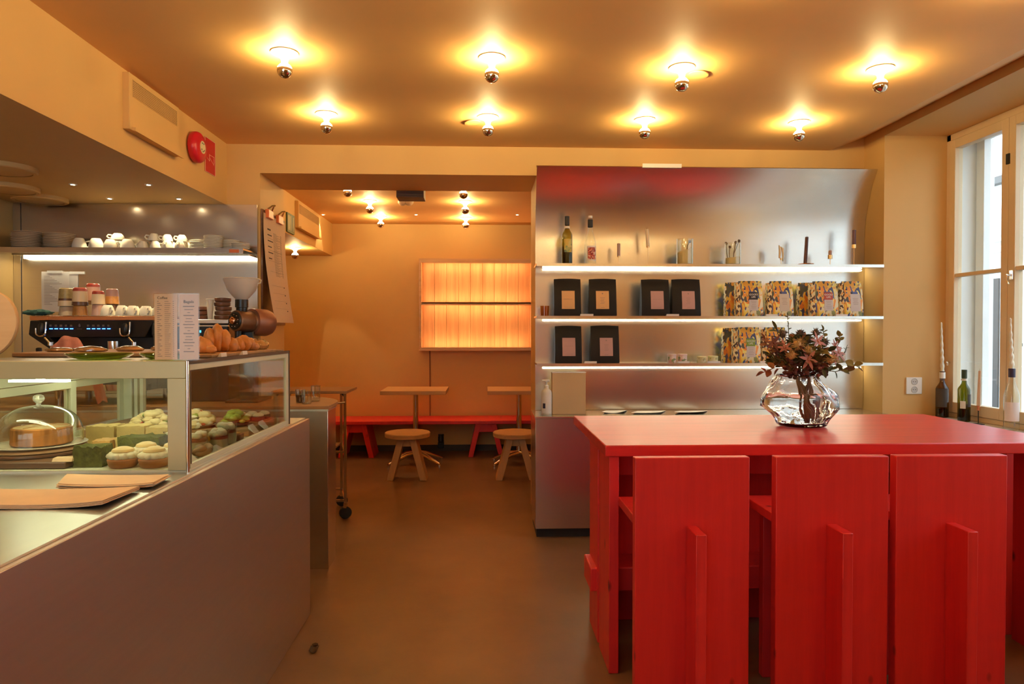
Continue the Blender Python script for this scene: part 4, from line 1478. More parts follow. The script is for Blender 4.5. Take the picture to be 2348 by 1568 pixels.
# ------------------------------------------------------------------ back counter with rounded end
t = thing('back_counter', 'steel fronted back counter with rounded brown top end beside the passage', 'counter', (-2.1, 4.5, 0))
def dshape(x0, x1, ya, yb, r):
    p = [(x0, ya), (x1, ya)]
    for i in range(13):
        a = math.pi / 2 * i / 12
        p.append((x1 - r + r * math.cos(a), yb - r + r * math.sin(a)))
    p += [(x0, yb)]
    return p
obj('cabinet_body', MB().prism(dshape(-3.30, -.932, 4.105, 4.70, .42), 'Z', 0, .945), STEELV, t, .002, sharp=30)
obj('worktop', MB().prism(dshape(-3.30, -.925, 4.098, 4.75, .44), 'Z', .957, .977), BOARDW, t, .002, sharp=30)
obj('top_band', MB().prism(dshape(-3.30, -.929, 4.101, 4.72, .43), 'Z', .945, .957), STEELT, t, sharp=30)
obj('rear_infill', MB().box(-3.30, -1.64, 4.76, 4.965, .935, .976), STEELT, t)
for x, y, h, n in ((-1.145, 4.30, .082, 'holding brown liquid, left one on the rounded counter end'), (-1.085, 4.22, .085, 'empty, front one on the rounded counter end'), (-1.07, 4.38, .10, 'tall, rear one on the rounded counter end')):
    g = thing('water_glass', 'clear drinking glass ' + n, 'glass', (x, y, .977), 'glasses on the rounded counter end')
    obj('glass', MB().lathe([(0, 0), (.027, 0), (.031, h), (.029, h), (.025, .006), (0, .006)], (x, y, .977), 24), DOMEG, g)
    if 'brown' in n:
        obj('drink', MB().lathe([(0, .007), (.025, .007), (.027, .05), (0, .05)], (x, y, .977), 20), mat('brown_drink', (.12, .05, .02), .2), g)

t = thing('steel_backsplash', 'brushed steel backsplash behind the coffee machine under the soffit', 'backsplash', (-2.45, 5.0, .976))
obj('sheet', MB().box(-3.275, -1.628, 4.985, 5.018, .976, 2.33), STEEL, t)
obj('left_trim', MB().box(-3.328, -3.278, 4.978, 5.018, .976, 2.33), STEELV, t)
t = thing('bar_shelf', 'long steel shelf with light strip holding plates and cups above the coffee machine', 'shelf', (-2.45, 4.85, 1.95))
m = MB()
m.box(-3.325, -1.63, 4.70, 4.975, 1.972, 1.984)
m.box(-3.325, -1.63, 4.696, 4.700, 1.948, 1.984)
obj('board', m, STEEL, t)
m = MB()
m.box(-3.24, -1.63, 4.83, 4.982, 1.946, 1.960)
obj('light_channel', m, STEEL, t)
obj('led_strip', MB().box(-3.24, -1.632, 4.950, 4.982, 1.934, 1.944), LEDM, t)
SH = 1.984

# plates and cups on the bar shelf
def plate_stack(x, y, r, n, dz, z, mt, which, name='plate', kind='plate'):
    first = None
    for i in range(n):
        lab = '%s in the %s, %s' % (kind, which, ORD[i] if i < n - 1 else 'topmost')
        if n == 1:
            lab = '%s on the bar shelf, %s' % (kind, which)
        if first is None:
            c = (x, y, z)
            p = thing(name, lab, 'plate', c, which)
            obj('dish', MB().lathe([(0, 0), (r * .55, 0), (r * .62, .003), (r * .97, dz * .95 + .002), (r, dz + .003), (r * .985, dz + .005), (r * .93, dz + .003), (r * .60, .006), (0, .006)], c, 36), mt, p)
            first = p
        else:
            q = first.copy()
            COL.objects.link(q)
            q.location = (x + rnd.uniform(-.002, .002), y + rnd.uniform(-.002, .002), z + i * dz)
            q['label'] = lab
            c = first.children[0].copy()
            COL.objects.link(c)
            c.parent = q
plate_stack(-3.135, 4.84, .100, 10, .0112, SH, CERAMICB, 'leftmost plate stack on the shelf', kind='brown edged plate')
plate_stack(-2.925, 4.84, .100, 9, .0112, SH, CERAMICB, 'second plate stack on the shelf', kind='brown edged plate')
plate_stack(-1.985, 4.86, .066, 6, .0105, SH, CERAMIC, 'small saucer stack by the cups', 'saucer', 'white saucer')
plate_stack(-1.882, 4.84, .064, 9, .0105, SH, CERAMIC, 'tallest saucer stack', 'saucer', 'white saucer')
plate_stack(-1.795, 4.92, .064, 7, .0105, SH, CERAMIC, 'rear saucer stack', 'saucer', 'white saucer')
plate_stack(-1.695, 4.84, .062, 4, .0105, SH, CERAMIC, 'low right saucer stack', 'saucer', 'white saucer')

def cup(loc, r, h, ang, label, group, upside=True, mt=None):
    """thick cup, standing on its rim"""
    t = thing('cup', label, 'cup', loc, group)
    pr = [(r * .55, 0), (r * .60, .003), (r * .78, h * .25), (r * .95, h * .6), (r, h), (r - .004, h), (r * .88, h * .6), (r * .70, h * .28), (0, h * .16)]
    pr = [(0, .004)] + pr
    if upside:
        pr = [(a, h - z) for a, z in pr]
    obj('bowl', MB().lathe(pr, loc, 28), mt or CERAMIC, t)
    a = math.radians(ang)
    L = Vector(loc)
    d = Vector((math.cos(a), math.sin(a), 0))
    zs = [h * .30, h * .18, h * .40, h * .68, h * .72] if not upside else [h * .22, h * .22, h * .5, h * .76, h * .70]
    rs = [r * .86, r * 1.25, r * 1.5, r * 1.3, r * .82]
    obj('handle', MB().tube([L + d * q + Vector((0, 0, z)) for q, z in zip(rs, zs)], .0052, 8), mt or CERAMIC, t)
    return t
CG = 'cream cups upside down on the bar shelf'
cl = [(-2.775, 4.81, .047, .076, 20), (-2.662, 4.81, .049, .074, 150), (-2.560, 4.80, .045, .066, 0), (-2.445, 4.80, .047, .068, 170), (-2.34, 4.79, .036, .054, 160), (-2.255, 4.79, .036, .054, 10), (-2.175, 4.79, .038, .058, -80), (-2.082, 4.775, .034, .054, -80),
      (-2.712, 4.912, .047, .074, 85), (-2.60, 4.912, .047, .072, 85), (-2.50, 4.91, .046, .070, 40), (-2.39, 4.91, .044, .066, 40), (-2.29, 4.90, .040, .064, 60), (-2.195, 4.90, .040, .062, 80), (-2.095, 4.90, .038, .060, 60)]
cn = ['first from left in front', 'second from left in front', 'third from left in front', 'fourth from left in front', 'small one, fifth in front', 'small one, sixth in front', 'small one, seventh in front', 'small one, rightmost in front',
      'leftmost of the rear row', 'second of the rear row', 'third of the rear row', 'fourth of the rear row', 'fifth of the rear row', 'sixth of the rear row', 'rightmost of the rear row']
for (x, y, r, h, a), n in zip(cl, cn):
    cup((x, y, SH), r, h, a, 'cream cup turned upside down on the bar shelf, ' + n, CG)
for x, y, z, r, h, n in ((-2.545, 4.865, SH + .0725, .044, .044, 'left'), (-2.295, 4.86, SH + .0665, .038, .050, 'centre'), (-2.205, 4.86, SH + .0645, .036, .046, 'third'), (-2.105, 4.86, SH + .0625, .034, .046, 'right')):
    cup((x, y, z), r, h, 200, 'cream cup stacked on top of other cups, ' + n + ' one', CG)
m = MB().box(-1.72, -1.655, 4.690, 4.6955, 1.952, 1.974)
solo('orange_tag', m, MATS['orange_clip'], 'small orange sticker on the right end of the bar shelf edge', 'sticker')

# papers taped on the backsplash
def taped(x0, x1, z0, z1, y, label, lines):
    t = thing('taped_note', label, 'paper', ((x0 + x1) / 2, y, z0), 'notes taped on the steel backsplash')
    obj('sheet', MB().sheet(lambda u, v: (x0 + (x1 - x0) * u, y - .004 * v * (1 - v) * 3, z1 - (z1 - z0) * v), 4, 6, .001), PAPER, t)
    obj('tape', MB().box(x0 + .04, x0 + .145, y - .004, y - .002, z1 - .012, z1 + .006), WHITEINK, t)
    if lines:
        m = MB()
        for i in range(lines):
            m.box(x0 + .02, x0 + .06 + .10 * ((i * 31) % 6) / 6, y - .0062, y - .0056, z1 - .035 - i * .0105, z1 - .0325 - i * .0105)
        obj('faint_writing', m, INKF, t)
taped(-3.135, -2.945, 1.560, 1.845, 4.978, 'white sheet with rows of faint handwriting taped on the backsplash', 20)
taped(-2.985, -2.885, 1.640, 1.840, 4.984, 'blank sheet corner showing behind the handwritten sheet', 0)

# ------------------------------------------------------------------ espresso machine
t = thing('espresso_machine', 'black two group espresso machine with blue lit buttons', 'coffee machine', (-2.38, 4.5, .977))
x0, x1, yf, yb = -2.79, -2.03, 4.30, 4.68
obj('cup_tray', MB().box(x0 + .02, x1 + .02, yf - .02, yb, 1.488, 1.515), COPPER, t, .004)
m = MB()
for i in range(16):
    x = x0 + .05 + i * (x1 - x0 - .06) / 15
    m.box(x - .002, x + .002, yf - .01, yb - .02, 1.515, 1.519)
obj('tray_grid', m, CHROME, t)
m = MB()
m.hexa([(x0 + .11, yf, 1.385), (x1 - .06, yf, 1.385), (x1 - .06, yb, 1.385), (x0 + .11, yb, 1.385)], [(x0 + .07, yf - .015, 1.488), (x1, yf - .015, 1.488), (x1, yb, 1.488), (x0 + .07, yb, 1.488)])
pan = obj('control_panel', m, BLACK, t, .003)
obj('body', MB().box(x0 + .14, x1 - .02, yf + .07, yb, 1.06, 1.385), BLACKM, t, .004)
for i in range(10):
    x = -2.648 + (i % 5) * .0305 + (0 if i < 5 else .2235)
    obj('button_light', MB().box(x - .0085, x + .0085, yf - .0135, yf - .004, 1.434, 1.4395), BLUEL, pan)
    k = MB()
    k.box(x - .006, x + .006, yf - .016, yf - .006, 1.450, 1.462)
    obj('button', k, mat('grey_button', (.16, .13, .12), .4, var=0) if i == 0 else MATS['grey_button'], pan)
k = MB()
k.lathe([(0, 0), (.006, .004), (.007, .012), (.004, .016), (.0045, .020), (0, .022)], (-2.478, yf - .012, 1.446), 14)
k.box(-2.492, -2.464, yf - .014, yf - .008, 1.434, 1.437)
obj('cup_emblem', k, MATS['grey_button'], pan)
for s, xs in ((-1, x0), (1, x1 - .02)):
    w = .05
    P = [(yf - .005, 1.485), (yf - .005, 1.40), (yf + .10, 1.30), (yf + .10, 1.06), (yb, 1.06), (yb, 1.485)]
    m = MB().prism(P, 'X', xs, xs + w)
    if s < 0:
        m = MB()
        m.hexa([(x0, yf, 1.40), (x0 + .11, yf, 1.40), (x0 + .11, yb, 1.40), (x0, yb, 1.40)], [(x0 + .01, yf, 1.486), (x0 + .08, yf, 1.486), (x0 + .08, yb, 1.486), (x0 + .01, yb, 1.486)])
        m.hexa([(x0 + .13, yf + .02, 1.30), (x0 + .19, yf + .02, 1.30), (x0 + .19, yb, 1.30), (x0 + .13, yb, 1.30)], [(x0, yf, 1.40), (x0 + .11, yf, 1.40), (x0 + .11, yb, 1.40), (x0, yb, 1.40)])
    obj('side_panel', m, BLACK, t, .004)
for hx in (-2.695, -2.195):
    m = MB()
    pts = [(hx + .030, yf - .03, 1.478), (hx + .030, yf - .035, 1.43)]
    for i in range(7):
        a = math.pi * i / 6
        pts.append((hx + .002 + .028 * math.cos(a), yf - .037, 1.412 - .020 * math.sin(a)))
    pts += [(hx - .028, yf - .035, 1.44)]
    m.tube(pts, .0055, 8)
    lv = obj('lever_frame', m, CHROME, t)
    obj('lever_knob', MB().lathe([(0, 0), (.014, .002), (.018, .02), (.018, .05), (.010, .062), (0, .063)], (hx + .002, yf - .030, 1.408), 16), BLACK, lv)
    m = MB()
    m.tube([(hx + .02, yf - .03, 1.385), (hx + .045, yf - .02, 1.35), (hx + .055, yf - .01, 1.30)], .006, 8)
    m.cyl((hx + .055, yf - .03, 1.335), (hx + .055, yf - .03, 1.355), .014, n=12)
    obj('steam_tap', m, CHROME, t)
for gx in (-2.60, -2.30):
    m = MB()
    m.lathe([(0, 0), (.035, 0), (.038, .02), (.038, .07), (0, .075)], (gx, yf + .04, 1.29), 22)
    g = obj('group_head', m, CHROME, t)
    m = MB()
    m.lathe([(0, .0), (.033, 0), (.035, .03), (0, .03)], (gx, yf + .04, 1.258), 22)
    m.tube([(gx, yf + .01, 1.275), (gx - .002, yf - .03, 1.270), (gx - .004, yf - .062, 1.262)], [.010, .014, .016], 12)
    obj('portafilter', m, BLACK, g)
obj('drip_tray', MB().box(x0 + .10, x1 - .02, yf - .08, yf + .07, 1.06, 1.10), CHROME, t, .003)
for fx in (x0 + .18, x1 - .08):
    for fy in (yf + .0, yb - .06):
        obj('foot', MB().cyl((fx, fy, .977), (fx, fy, 1.062), .022, .026, 16), CHROME, t)
m = MB()
m.cyl((-2.665, 4.20, 1.318), (-2.635, 4.16, 1.20), .016, .019, 12)
obj('portafilter_handle', m, BLACK, t)
def cloth_fn(u, v):
    x = -2.62 + .35 * u
    y = 4.105 + .10 * v
    k = 1 - abs((u - .45) / .56) ** 2.5 + .10 * math.exp(-((u - .86) / .06) ** 2)
    z = .985 + .405 * max(0, k) * (1 - .25 * abs(v - .5) * 2) + .016 * noise.noise(Vector((u * 8, v * 4, 1))) * (k > .1) + .006 * math.sin(u * 30 + v * 6)
    return (x, y, z)
solo('red_cloth', MB().sheet(cloth_fn, 30, 14, .006), mat('dusty_red_cloth', (.48, .16, .10), .85, var=.12, vscale=30, bump=.2, bscale=200), 'crumpled dusty red cloth draped before the espresso machine', 'cloth')
solo('teal_cloth', MB().blob((-2.790, 4.39, 1.538), (.085, .06, .019), .35, 5, 3.2, 26, 14), mat('teal_cloth', (.035, .10, .085), .85, var=.2, vscale=30), 'folded teal cloth on the left corner of the espresso machine', 'cloth')

# things standing on the machine
TZ = 1.519
def tumbler(x, y, z, r, h, label, bands):
    """upside down glazed tumbler in bands from its bottom (top) downwards"""
    t = thing('tumbler', label, 'tumbler', (x, y, z), 'glazed tumblers stacked on the espresso machine')
    c = (x, y, z)
    u0 = 0
    names = ['foot_band', 'middle_band', 'rim_band']
    lo = 0
    for i, (u, mt) in enumerate(bands):
        ra, rb = r * (1 - .16 * lo), r * (1 - .16 * u)
        pr = [(ra - .004, lo * h), (ra, lo * h), (rb, u * h), (rb - .004, u * h)]
        if u >= .999:
            pr = [(ra - .004, lo * h), (ra, lo * h), (rb, u * h - .005), (rb - .006, u * h), (0, u * h)]
        obj(names[2 - i] if len(bands) == 3 else ('rim_band', 'foot_band')[i] if len(bands) == 2 else 'vessel', MB().lathe(pr, c, 28), mt, t)
        lo = u
GL_OL = mat('olive_glaze', (.30, .22, .10), .25, var=.25, vscale=40)
GL_CR = mat('cream_glaze', (.62, .46, .30), .25, var=.06)
GL_DB = mat('dark_brown_glaze', (.10, .045, .03), .25, var=.2)
GL_RD = mat('red_glaze', (.34, .05, .035), .25, var=.1)
GL_PK = mat('pink_glaze', (.60, .36, .28), .25, var=.06)
GL_OR = mat('orange_glaze', (.50, .22, .06), .25, var=.2, vscale=30)
GL_MV = mat('mauve_glaze', (.32, .17, .15), .25, var=.1)
tumbler(-2.662, 4.47, TZ, .046, .062, 'cream tumbler at the bottom of the left stack on the machine', [(1., GL_CR)])
tumbler(-2.662, 4.47, TZ + .062, .047, .115, 'olive and cream tumbler with dark band topping the left stack', [(.30, GL_CR), (.42, GL_DB), (1., GL_OL)])
tumbler(-2.560, 4.44, TZ, .045, .066, 'speckled orange tumbler at the bottom of the middle stack on the machine', [(1., GL_OR)])
tumbler(-2.560, 4.44, TZ + .066, .046, .112, 'pale tumbler with dark rim and red base in the middle stack', [(.20, GL_DB), (.80, GL_CR), (1., GL_RD)])
tumbler(-2.545, 4.56, TZ, .046, .10, 'cream tumbler in the rear stack, under the red-based tumbler', [(1., GL_CR)])
tumbler(-2.545, 4.56, TZ + .10, .046, .112, 'pink tumbler with red base topping the tall rear stack', [(.80, GL_PK), (1., GL_RD)])
tumbler(-2.466, 4.475, TZ + .0, .040, .075, 'pink glazed tumbler under the cream one, right of the stacks', [(1., GL_PK)])
tumbler(-2.466, 4.475, TZ + .075, .040, .085, 'cream tumbler with red base, right of the middle stack', [(.75, GL_CR), (1., GL_RD)])
tumbler(-2.432, 4.575, TZ, .042, .08, 'dark tumbler below the mauve and orange one', [(1., GL_DB)])
tumbler(-2.432, 4.575, TZ + .08, .042, .10, 'mauve tumbler with orange rim, rightmost of the stacks', [(.50, GL_OR), (1., GL_MV)])
MG = 'white cups upside down on the espresso machine'
for i, (x, n) in enumerate(((-2.378, 'nearest the tumblers'), (-2.292, 'second from the tumblers'), (-2.225, 'third from the tumblers'), (-2.145, 'fourth from the tumblers'), (-2.065, 'rightmost, behind the menu holder'))):
    cup((x, 4.42, TZ), .042 if i == 0 else .037, .068 - .002 * i, -40, 'white cup upside down in the front row on the machine, ' + n, MG)
for i, x in enumerate((-2.335, -2.265, -2.185, -2.105)):
    cup((x, 4.53, TZ), .034, .064, 20, 'white cup upside down in the rear row on the machine, ' + ('first', 'second', 'third', 'last')[i] + ' from left', MG)

# second machine right of it
t = thing('batch_brewer', 'black coffee brewer with small blue display between the menu holders and grinder', 'coffee machine', (-1.72, 4.5, .977))
x0, x1 = -1.985, -1.615
obj('housing', MB().box(x0, x1, 4.385, 4.70, .977, 1.470), BLACK, t, .006)
obj('chrome_top', MB().box(x0 - .01, x1 + .005, 4.375, 4.71, 1.470, 1.496), STEELV, t, .003)
obj('chrome_trim', MB().box(x0 - .004, x1 + .002, 4.379, 4.69, 1.452, 1.460), CHROME, t)
d = obj('display', MB().box(-1.90, -1.68, 4.380, 4.387, 1.375, 1.440), BLACKM, t)
k = MB()
for x in (-1.822, -1.805, -1.787):
    k.box(x - .005, x + .005, 4.377, 4.3805, 1.413, 1.428)
obj('digits', k, CYANL, d)
k = MB()
for i, w in enumerate((.052, .042, .030)):
    k.box(-1.765, -1.765 + w, 4.377, 4.3805, 1.404 - i * .010, 1.4065 - i * .010)
obj('display_lines', k, WHITEINK, d)
BRST = mat('brown_stoneware', (.20, .085, .042), .4, var=.2, vscale=18)
def bowl_stack(x, y, n, r, which):
    for i in range(n):
        lab = 'brown stoneware bowl in the %s stack on the brewer, %s' % (which, ORD[i] if i < n - 1 else 'topmost')
        t = thing('bowl', lab, 'bowl', (x + .004 * ((i * 7) % 3 - 1), y, 1.496 + i * .0285), which + ' bowl stack on the brewer')
        c = ORG[t]
        obj('dish', MB().lathe([(0, 0), (r * .88, 0), (r * .97, .004), (r, .012), (r, .024), (r - .004, .026), (r * .9, .010), (0, .008)], c, 28), BRST, t)
bowl_stack(-1.815, 4.46, 3, .058, 'left')
bowl_stack(-1.676, 4.46, 5, .050, 'right')
t = thing('paper_cup', 'tall narrow white paper cup between the two brown bowl stacks', 'cup', (-1.742, 4.42, 1.496))
obj('cup_wall', MB().lathe([(0, 0), (.014, 0), (.022, .125), (.025, .128), (.022, .130), (.013, .006), (0, .006)], (-1.742, 4.42, 1.496), 24), CERAMIC, t)

# grinder
t = thing('coffee_grinder', 'big brown barrel coffee grinder with frosted hopper and copper dial', 'coffee grinder', (-1.50, 4.38, .977))
A = Vector((-1.545, 4.31, 1.487))
Bv = Vector((-1.435, 4.50, 1.477))
dv = (Bv - A).normalized()
Mg = Matrix.Translation(A) @ Vector((0, 0, 1)).rotation_difference(dv).to_matrix().to_4x4()
BRN = mat('brown_metallic_lacquer', (.20, .10, .055), .35, .5, var=.06)
obj('burr_housing', MB().lathe([(0, -.002), (.060, -.002), (.066, .004), (.066, .10), (.062, .112), (.070, .12)], (0, 0, 0), 36, Mg), BRN, t)
obj('motor', MB().lathe([(.070, .118), (.084, .122), (.087, .135), (.087, .235), (.078, .262), (.05, .275), (0, .278)], (0, 0, 0), 36, Mg), mat('copper_brown_lacquer', (.30, .13, .08), .35, .4, var=.06), t)
fp = obj('face_plate', MB().lathe([(0, -.010), (.050, -.010), (.056, -.004), (.056, 0), (0, 0)], (0, 0, 0), 32, Mg), BLACK, t)
obj('grind_dial', MB().lathe([(0, -.034), (.009, -.034), (.011, -.028), (.018, -.030), (.023, -.026), (.024, -.010), (0, -.010)], (0, 0, 0), 28, Mg), COPPER, fp, label='copper dial')
k = MB()
for i in range(9):
    a = i * 40
    q = k.mark()
    k.blob((.038, 0, -.012), (.0035, .0035, .0035), 0, 1, 1, 8, 5)
    k.xf(q, Mg @ rot('Z', a))
obj('dial_studs', k, CHROME, fp)
P0 = A + dv * .05
obj('neck', MB().lathe([(.030, .045), (.034, .06), (.034, .085), (.040, .087), (.040, .135), (0, .135)], P0, 28), BLACK, t)
hp = obj('hopper', MB().lathe([(.032, .135), (.05, .152), (.085, .195), (.108, .262), (.112, .264), (.108, .268), (.104, .262), (.082, .198), (.048, .155), (.030, .139)], P0, 36), mat('frosted_white_plastic', (.72, .64, .54), .45, var=.02, sss=.15), t, label='frosted plastic hopper')
k = MB()
k.tube([P0 + Vector((.100, 0, .262)), P0 + Vector((.122, 0, .258)), P0 + Vector((.118, 0, .240)), P0 + Vector((.098, 0, .236))], .004, 8)
obj('hopper_lug', k, CERAMIC, hp)
obj('stand', MB().box(-1.545, -1.455, 4.37, 4.47, .99, 1.42), BLACK, t, .006)
k = MB()
k.cyl((-1.535, 4.33, 1.43), (-1.535, 4.33, 1.30), .022, .018, 18)
k.tube([(-1.49, 4.32, 1.30), (-1.46, 4.31, 1.32), (-1.40, 4.30, 1.30)], .007, 8)
obj('spout', k, BLACK, t)
obj('base_plate', MB().box(-1.60, -1.40, 4.28, 4.56, .977, .995), BLACK, t, .004)

# ------------------------------------------------------------------ front counter and display case
t = thing('service_counter', 'long front counter with dull brown steel front and pale steel top', 'counter', (-1.35, 1.2, 0))
obj('front_panel', MB().box(-.890, -.874, -1.2, 3.452, 0, .985), STEELD, t, .002)
obj('end_panel', MB().box(-1.80, -.890, 3.436, 3.450, 0, .982), STEELD, t)
obj('rear_panel', MB().box(-1.80, -1.786, -1.2, 3.436, 0, .975), STEELD, t)
obj('worktop', MB().box(-1.82, -.891, -1.2, 3.436, .975, .990), STEELT, t)

CX0, CX1, CY0, CY1, CZ0, CZ1 = -1.66, -.908, 2.116, 3.215, .990, 1.330
ALU = mat('beige_aluminium', (.46, .39, .20), .40, .3, var=.04)
PALE = mat('pale_green_white_profile', (.74, .74, .54), .4, var=0)
GASK = mat('dark_gasket', (.10, .06, .035), .6, var=0)
t = thing('display_case', 'refrigerated glass display case with beige frame on the front counter', 'display case', ((CX0 + CX1) / 2, (CY0 + CY1) / 2, CZ0))
obj('base_tray', MB().box(CX0, CX1, CY0 + .004, CY1, CZ0, CZ0 + .006), PALE, t)
obj('front_header', MB().box(CX0, CX1, CY0, CY0 + .030, 1.277, CZ1), ALU, t, .0015)
obj('front_stile', MB().box(-.964, CX1, CY0, CY0 + .030, CZ0 + .006, 1.277), ALU, t, .0015)
obj('front_glass', MB().box(CX0 + .03, -.964, CY0 + .010, CY0 + .014, CZ0 + .006, 1.277), CASEG, t)
obj('corner_rod', MB().cyl((-.902, CY0 - .004, CZ0), (-.902, CY0 - .004, CZ1), .0045, n=10), CHROME, t)
m = MB()
m.box(CX1 - .012, CX1, CY0 + .030, CY1 - .045, 1.300, CZ1 - .010)
m.box(CX1 - .012, CX1, CY1 - .045, CY1, CZ0 + .02, CZ1 - .010)
m.box(CX1 - .012, CX1, CY0 + .030, CY1, CZ0 + .006, CZ0 + .020)
obj('side_frame', m, PALE, t, .001)
m = MB()
m.box(CX1 - .002, CX1 + .003, CY0 + .012, CY1 + .004, CZ1 - .011, CZ1 + .002)
m.box(CX1 - .002, CX1 + .003, CY1 - .008, CY1 + .004, CZ0, CZ1)
m.box(CX1 - .001, CX1 + .001, CY0 + .030, CY0 + .036, CZ0 + .02, 1.300)
obj('gasket', m, GASK, t)
obj('side_glass', MB().box(CX1 - .008, CX1 - .004, CY0 + .032, CY1 - .043, CZ0 + .019, 1.301), CASEG, t)
m = MB()
m.box(CX0, CX1 - .012, CY1 - .020, CY1, 1.285, CZ1 - .01)
m.box(CX0, CX1 - .012, CY1 - .020, CY1, CZ0 + .006, CZ0 + .03)
m.box(CX0, CX0 + .05, CY1 - .03, CY1, CZ0 + .03, 1.285)
m.box(CX0 + .06, CX0 + .075, CY1 - .03, CY1, CZ0 + .03, 1.285)
m.box(CX0 + .085, CX0 + .10, CY1 - .03, CY1, CZ0 + .03, 1.285)
obj('end_frame', m, PALE, t, .001)
obj('end_glass', MB().box(CX0 + .05, CX1 - .012, CY1 - .012, CY1 - .008, CZ0 + .03, 1.285), CASEG, t)
for a, b, dx in ((CY0 + .03, 2.80, .0), (2.76, CY1 - .03, -.014)):
    m = MB()
    X0 = CX0 + .016 + dx
    m.box(X0, X0 + .012, a, a + .035, CZ0 + .006, 1.225)
    m.box(X0, X0 + .012, b - .035, b, CZ0 + .006, 1.225)
    m.box(X0, X0 + .012, a + .035, b - .035, 1.195, 1.225)
    m.box(X0, X0 + .012, a + .035, b - .035, CZ0 + .006, CZ0 + .030)
    dr = obj('sliding_door', m, PALE, t, .001)
    obj('door_glass', MB().box(X0 + .004, X0 + .008, a + .034, b - .034, CZ0 + .03, 1.196), CASEG, dr)
obj('rear_fascia', MB().box(CX0, CX0 + .030, CY0 + .03, CY1 - .02, 1.228, CZ1 - .011), PALE, t)
obj('top_panel', MB().box(CX0, CX1 - .001, CY0 + .030, CY1, CZ1 - .010, CZ1 - .001), STEELT, t)
for y, xa, xb in ((CY0 + .055, -1.60, -.985), (2.70, -1.60, -.94)):
    obj('light_tube', MB().box(xa, xb, y - .012, y + .012, 1.302, 1.312), LEDC, t)
obj('light_tube', MB().box(-1.46, -1.285, 2.155, 2.175, 1.264, 1.271), LEDC, t)
obj('tube_bracket', MB().box(-1.38, -1.36, 2.158, 2.172, 1.271, 1.320), PALE, t)

# menus in acrylic holders on the case
def menu_stand(x0, x1, title, label, centred):
    y, z0, z1 = CY0 + .012, CZ1 + .001, 1.537
    t = thing('menu_holder', label, 'menu', ((x0 + x1) / 2, y, z0), 'menus in clear holders on the display case')
    m = MB()
    m.box(x0 - .003, x1 + .003, y - .003, y - .0012, z0 + .002, z1)
    m.box(x0 - .003, x1 + .003, y + .0012, y + .003, z0 + .002, z1)
    m.box(x0 - .003, x1 + .003, y - .016, y + .030, z0, z0 + .002)
    obj('acrylic_holder', m, ACRYL, t)
    s = obj('menu_card', MB().box(x0, x1, y - .0008, y + .0008, z0 + .003, z1 - .003), PAPERP, t)
    cx = (x0 + x1) / 2
    yy = y - .0012
    if centred:
        obj('title', text_mb(title, .0125, (cx, yy, z1 - .030), (1, 0, 0), (0, 0, 1), .0003), INK, s)
        m = MB()
        for i in range(16):
            w = (.017, .013, .004, .016, .009, .012)[i % 6]
            z = z1 - .042 - i * .0092
            m.box(cx - w, cx + w, yy - .0003, yy + .0002, z, z + (.0022 if i % 3 else .003))
    else:
        obj('title', text_mb(title, .0115, (x0 + .008, yy, z1 - .018), (1, 0, 0), (0, 0, 1), .0003, 'LEFT'), INK, s)
        m = MB()
        for i in range(28):
            z = z1 - .026 - i * .0062
            m.box(x0 + .008, x0 + .013 + .012 * ((i * 37) % 5) / 5, yy - .0003, yy + .0002, z, z + .0022)
            m.box(x0 + .030, x0 + .042 + .008 * ((i * 29) % 5) / 5, yy - .0003, yy + .0002, z, z + .0014)
            m.box(x1 - .012, x1 - .009, yy - .0003, yy + .0002, z, z + .0018)
    obj('menu_lines', m, INKF, s)
menu_stand(-1.005, -.938, 'Coffee', 'tall narrow coffee menu card in a clear holder, left of the pair', False)
menu_stand(-.931, -.874, 'Bagels', 'tall narrow food menu card in a clear holder, right of the pair', True)

# things on top of the case
TOPZ = CZ1
def oval_plate(x, y, rx, ry, label):
    m = MB()
    k = m.mark()
    m.lathe([(0, 0), (.6, 0), (.85, .006), (1., .016), (.985, .019), (.82, .010), (.55, .005), (0, .005)], (0, 0, 0), 40)
    m.xf(k, Matrix.Translation((x, y, TOPZ)) @ Matrix.Diagonal((rx, ry, 1, 1)))
    solo('green_plate', m, GREENPL, label, 'plate', 'green glass plates on the case')
oval_plate(-1.265, 2.30, .105, .085, 'green glass plate on the case top left of the menus')
oval_plate(-1.055, 2.32, .085, .085, 'green glass plate on the case top partly behind the coffee menu')
t = thing('serving_board', 'long brown wooden board of wrapped pastries on the case, left side', 'board', (-1.43, 2.72, TOPZ))
obj('board', MB().box(-1.655, -1.20, 2.46, 2.93, TOPZ, TOPZ + .016), BOARDW, t, .004)
CREAMP = mat('wrapped_pastry_crust', (.50, .25, .09), .35, var=.3, vscale=28)
FILMM = thin_glass('cling_film', (.95, .92, .85), .12, 3.)
def wrapped(x, y, z, rx, ry, rz, label, seed):
    t = thing('wrapped_pastry', label, 'pastry', (x, y, z), 'cling wrapped pastries on the case')
    obj('pastry', MB().blob((x, y, z + rz * .55), (rx * .92, ry * .92, rz * .8), .18, seed, 2.4, 22, 12, -rz * .52), CREAMP, t)
    obj('film', MB().blob((x, y, z + rz * .58), (rx, ry, rz), .22, seed, 2.6, 20, 10, -rz * .57), FILMM, t)
wrapped(-1.44, 2.56, TOPZ + .016, .055, .04, .013, 'flat pastry in cling film at the middle of the brown board', 3)
wrapped(-1.33, 2.62, TOPZ + .016, .050, .04, .013, 'flat pastry in cling film right of the middle on the brown board', 4)
wrapped(-1.245, 2.70, TOPZ + .016, .040, .05, .014, 'flat pastry in cling film nearest the menus on the brown board', 5)
wrapped(-1.56, 2.58, TOPZ + .016, .050, .04, .010, 'flat pastry in cling film at the left of the brown board', 6)
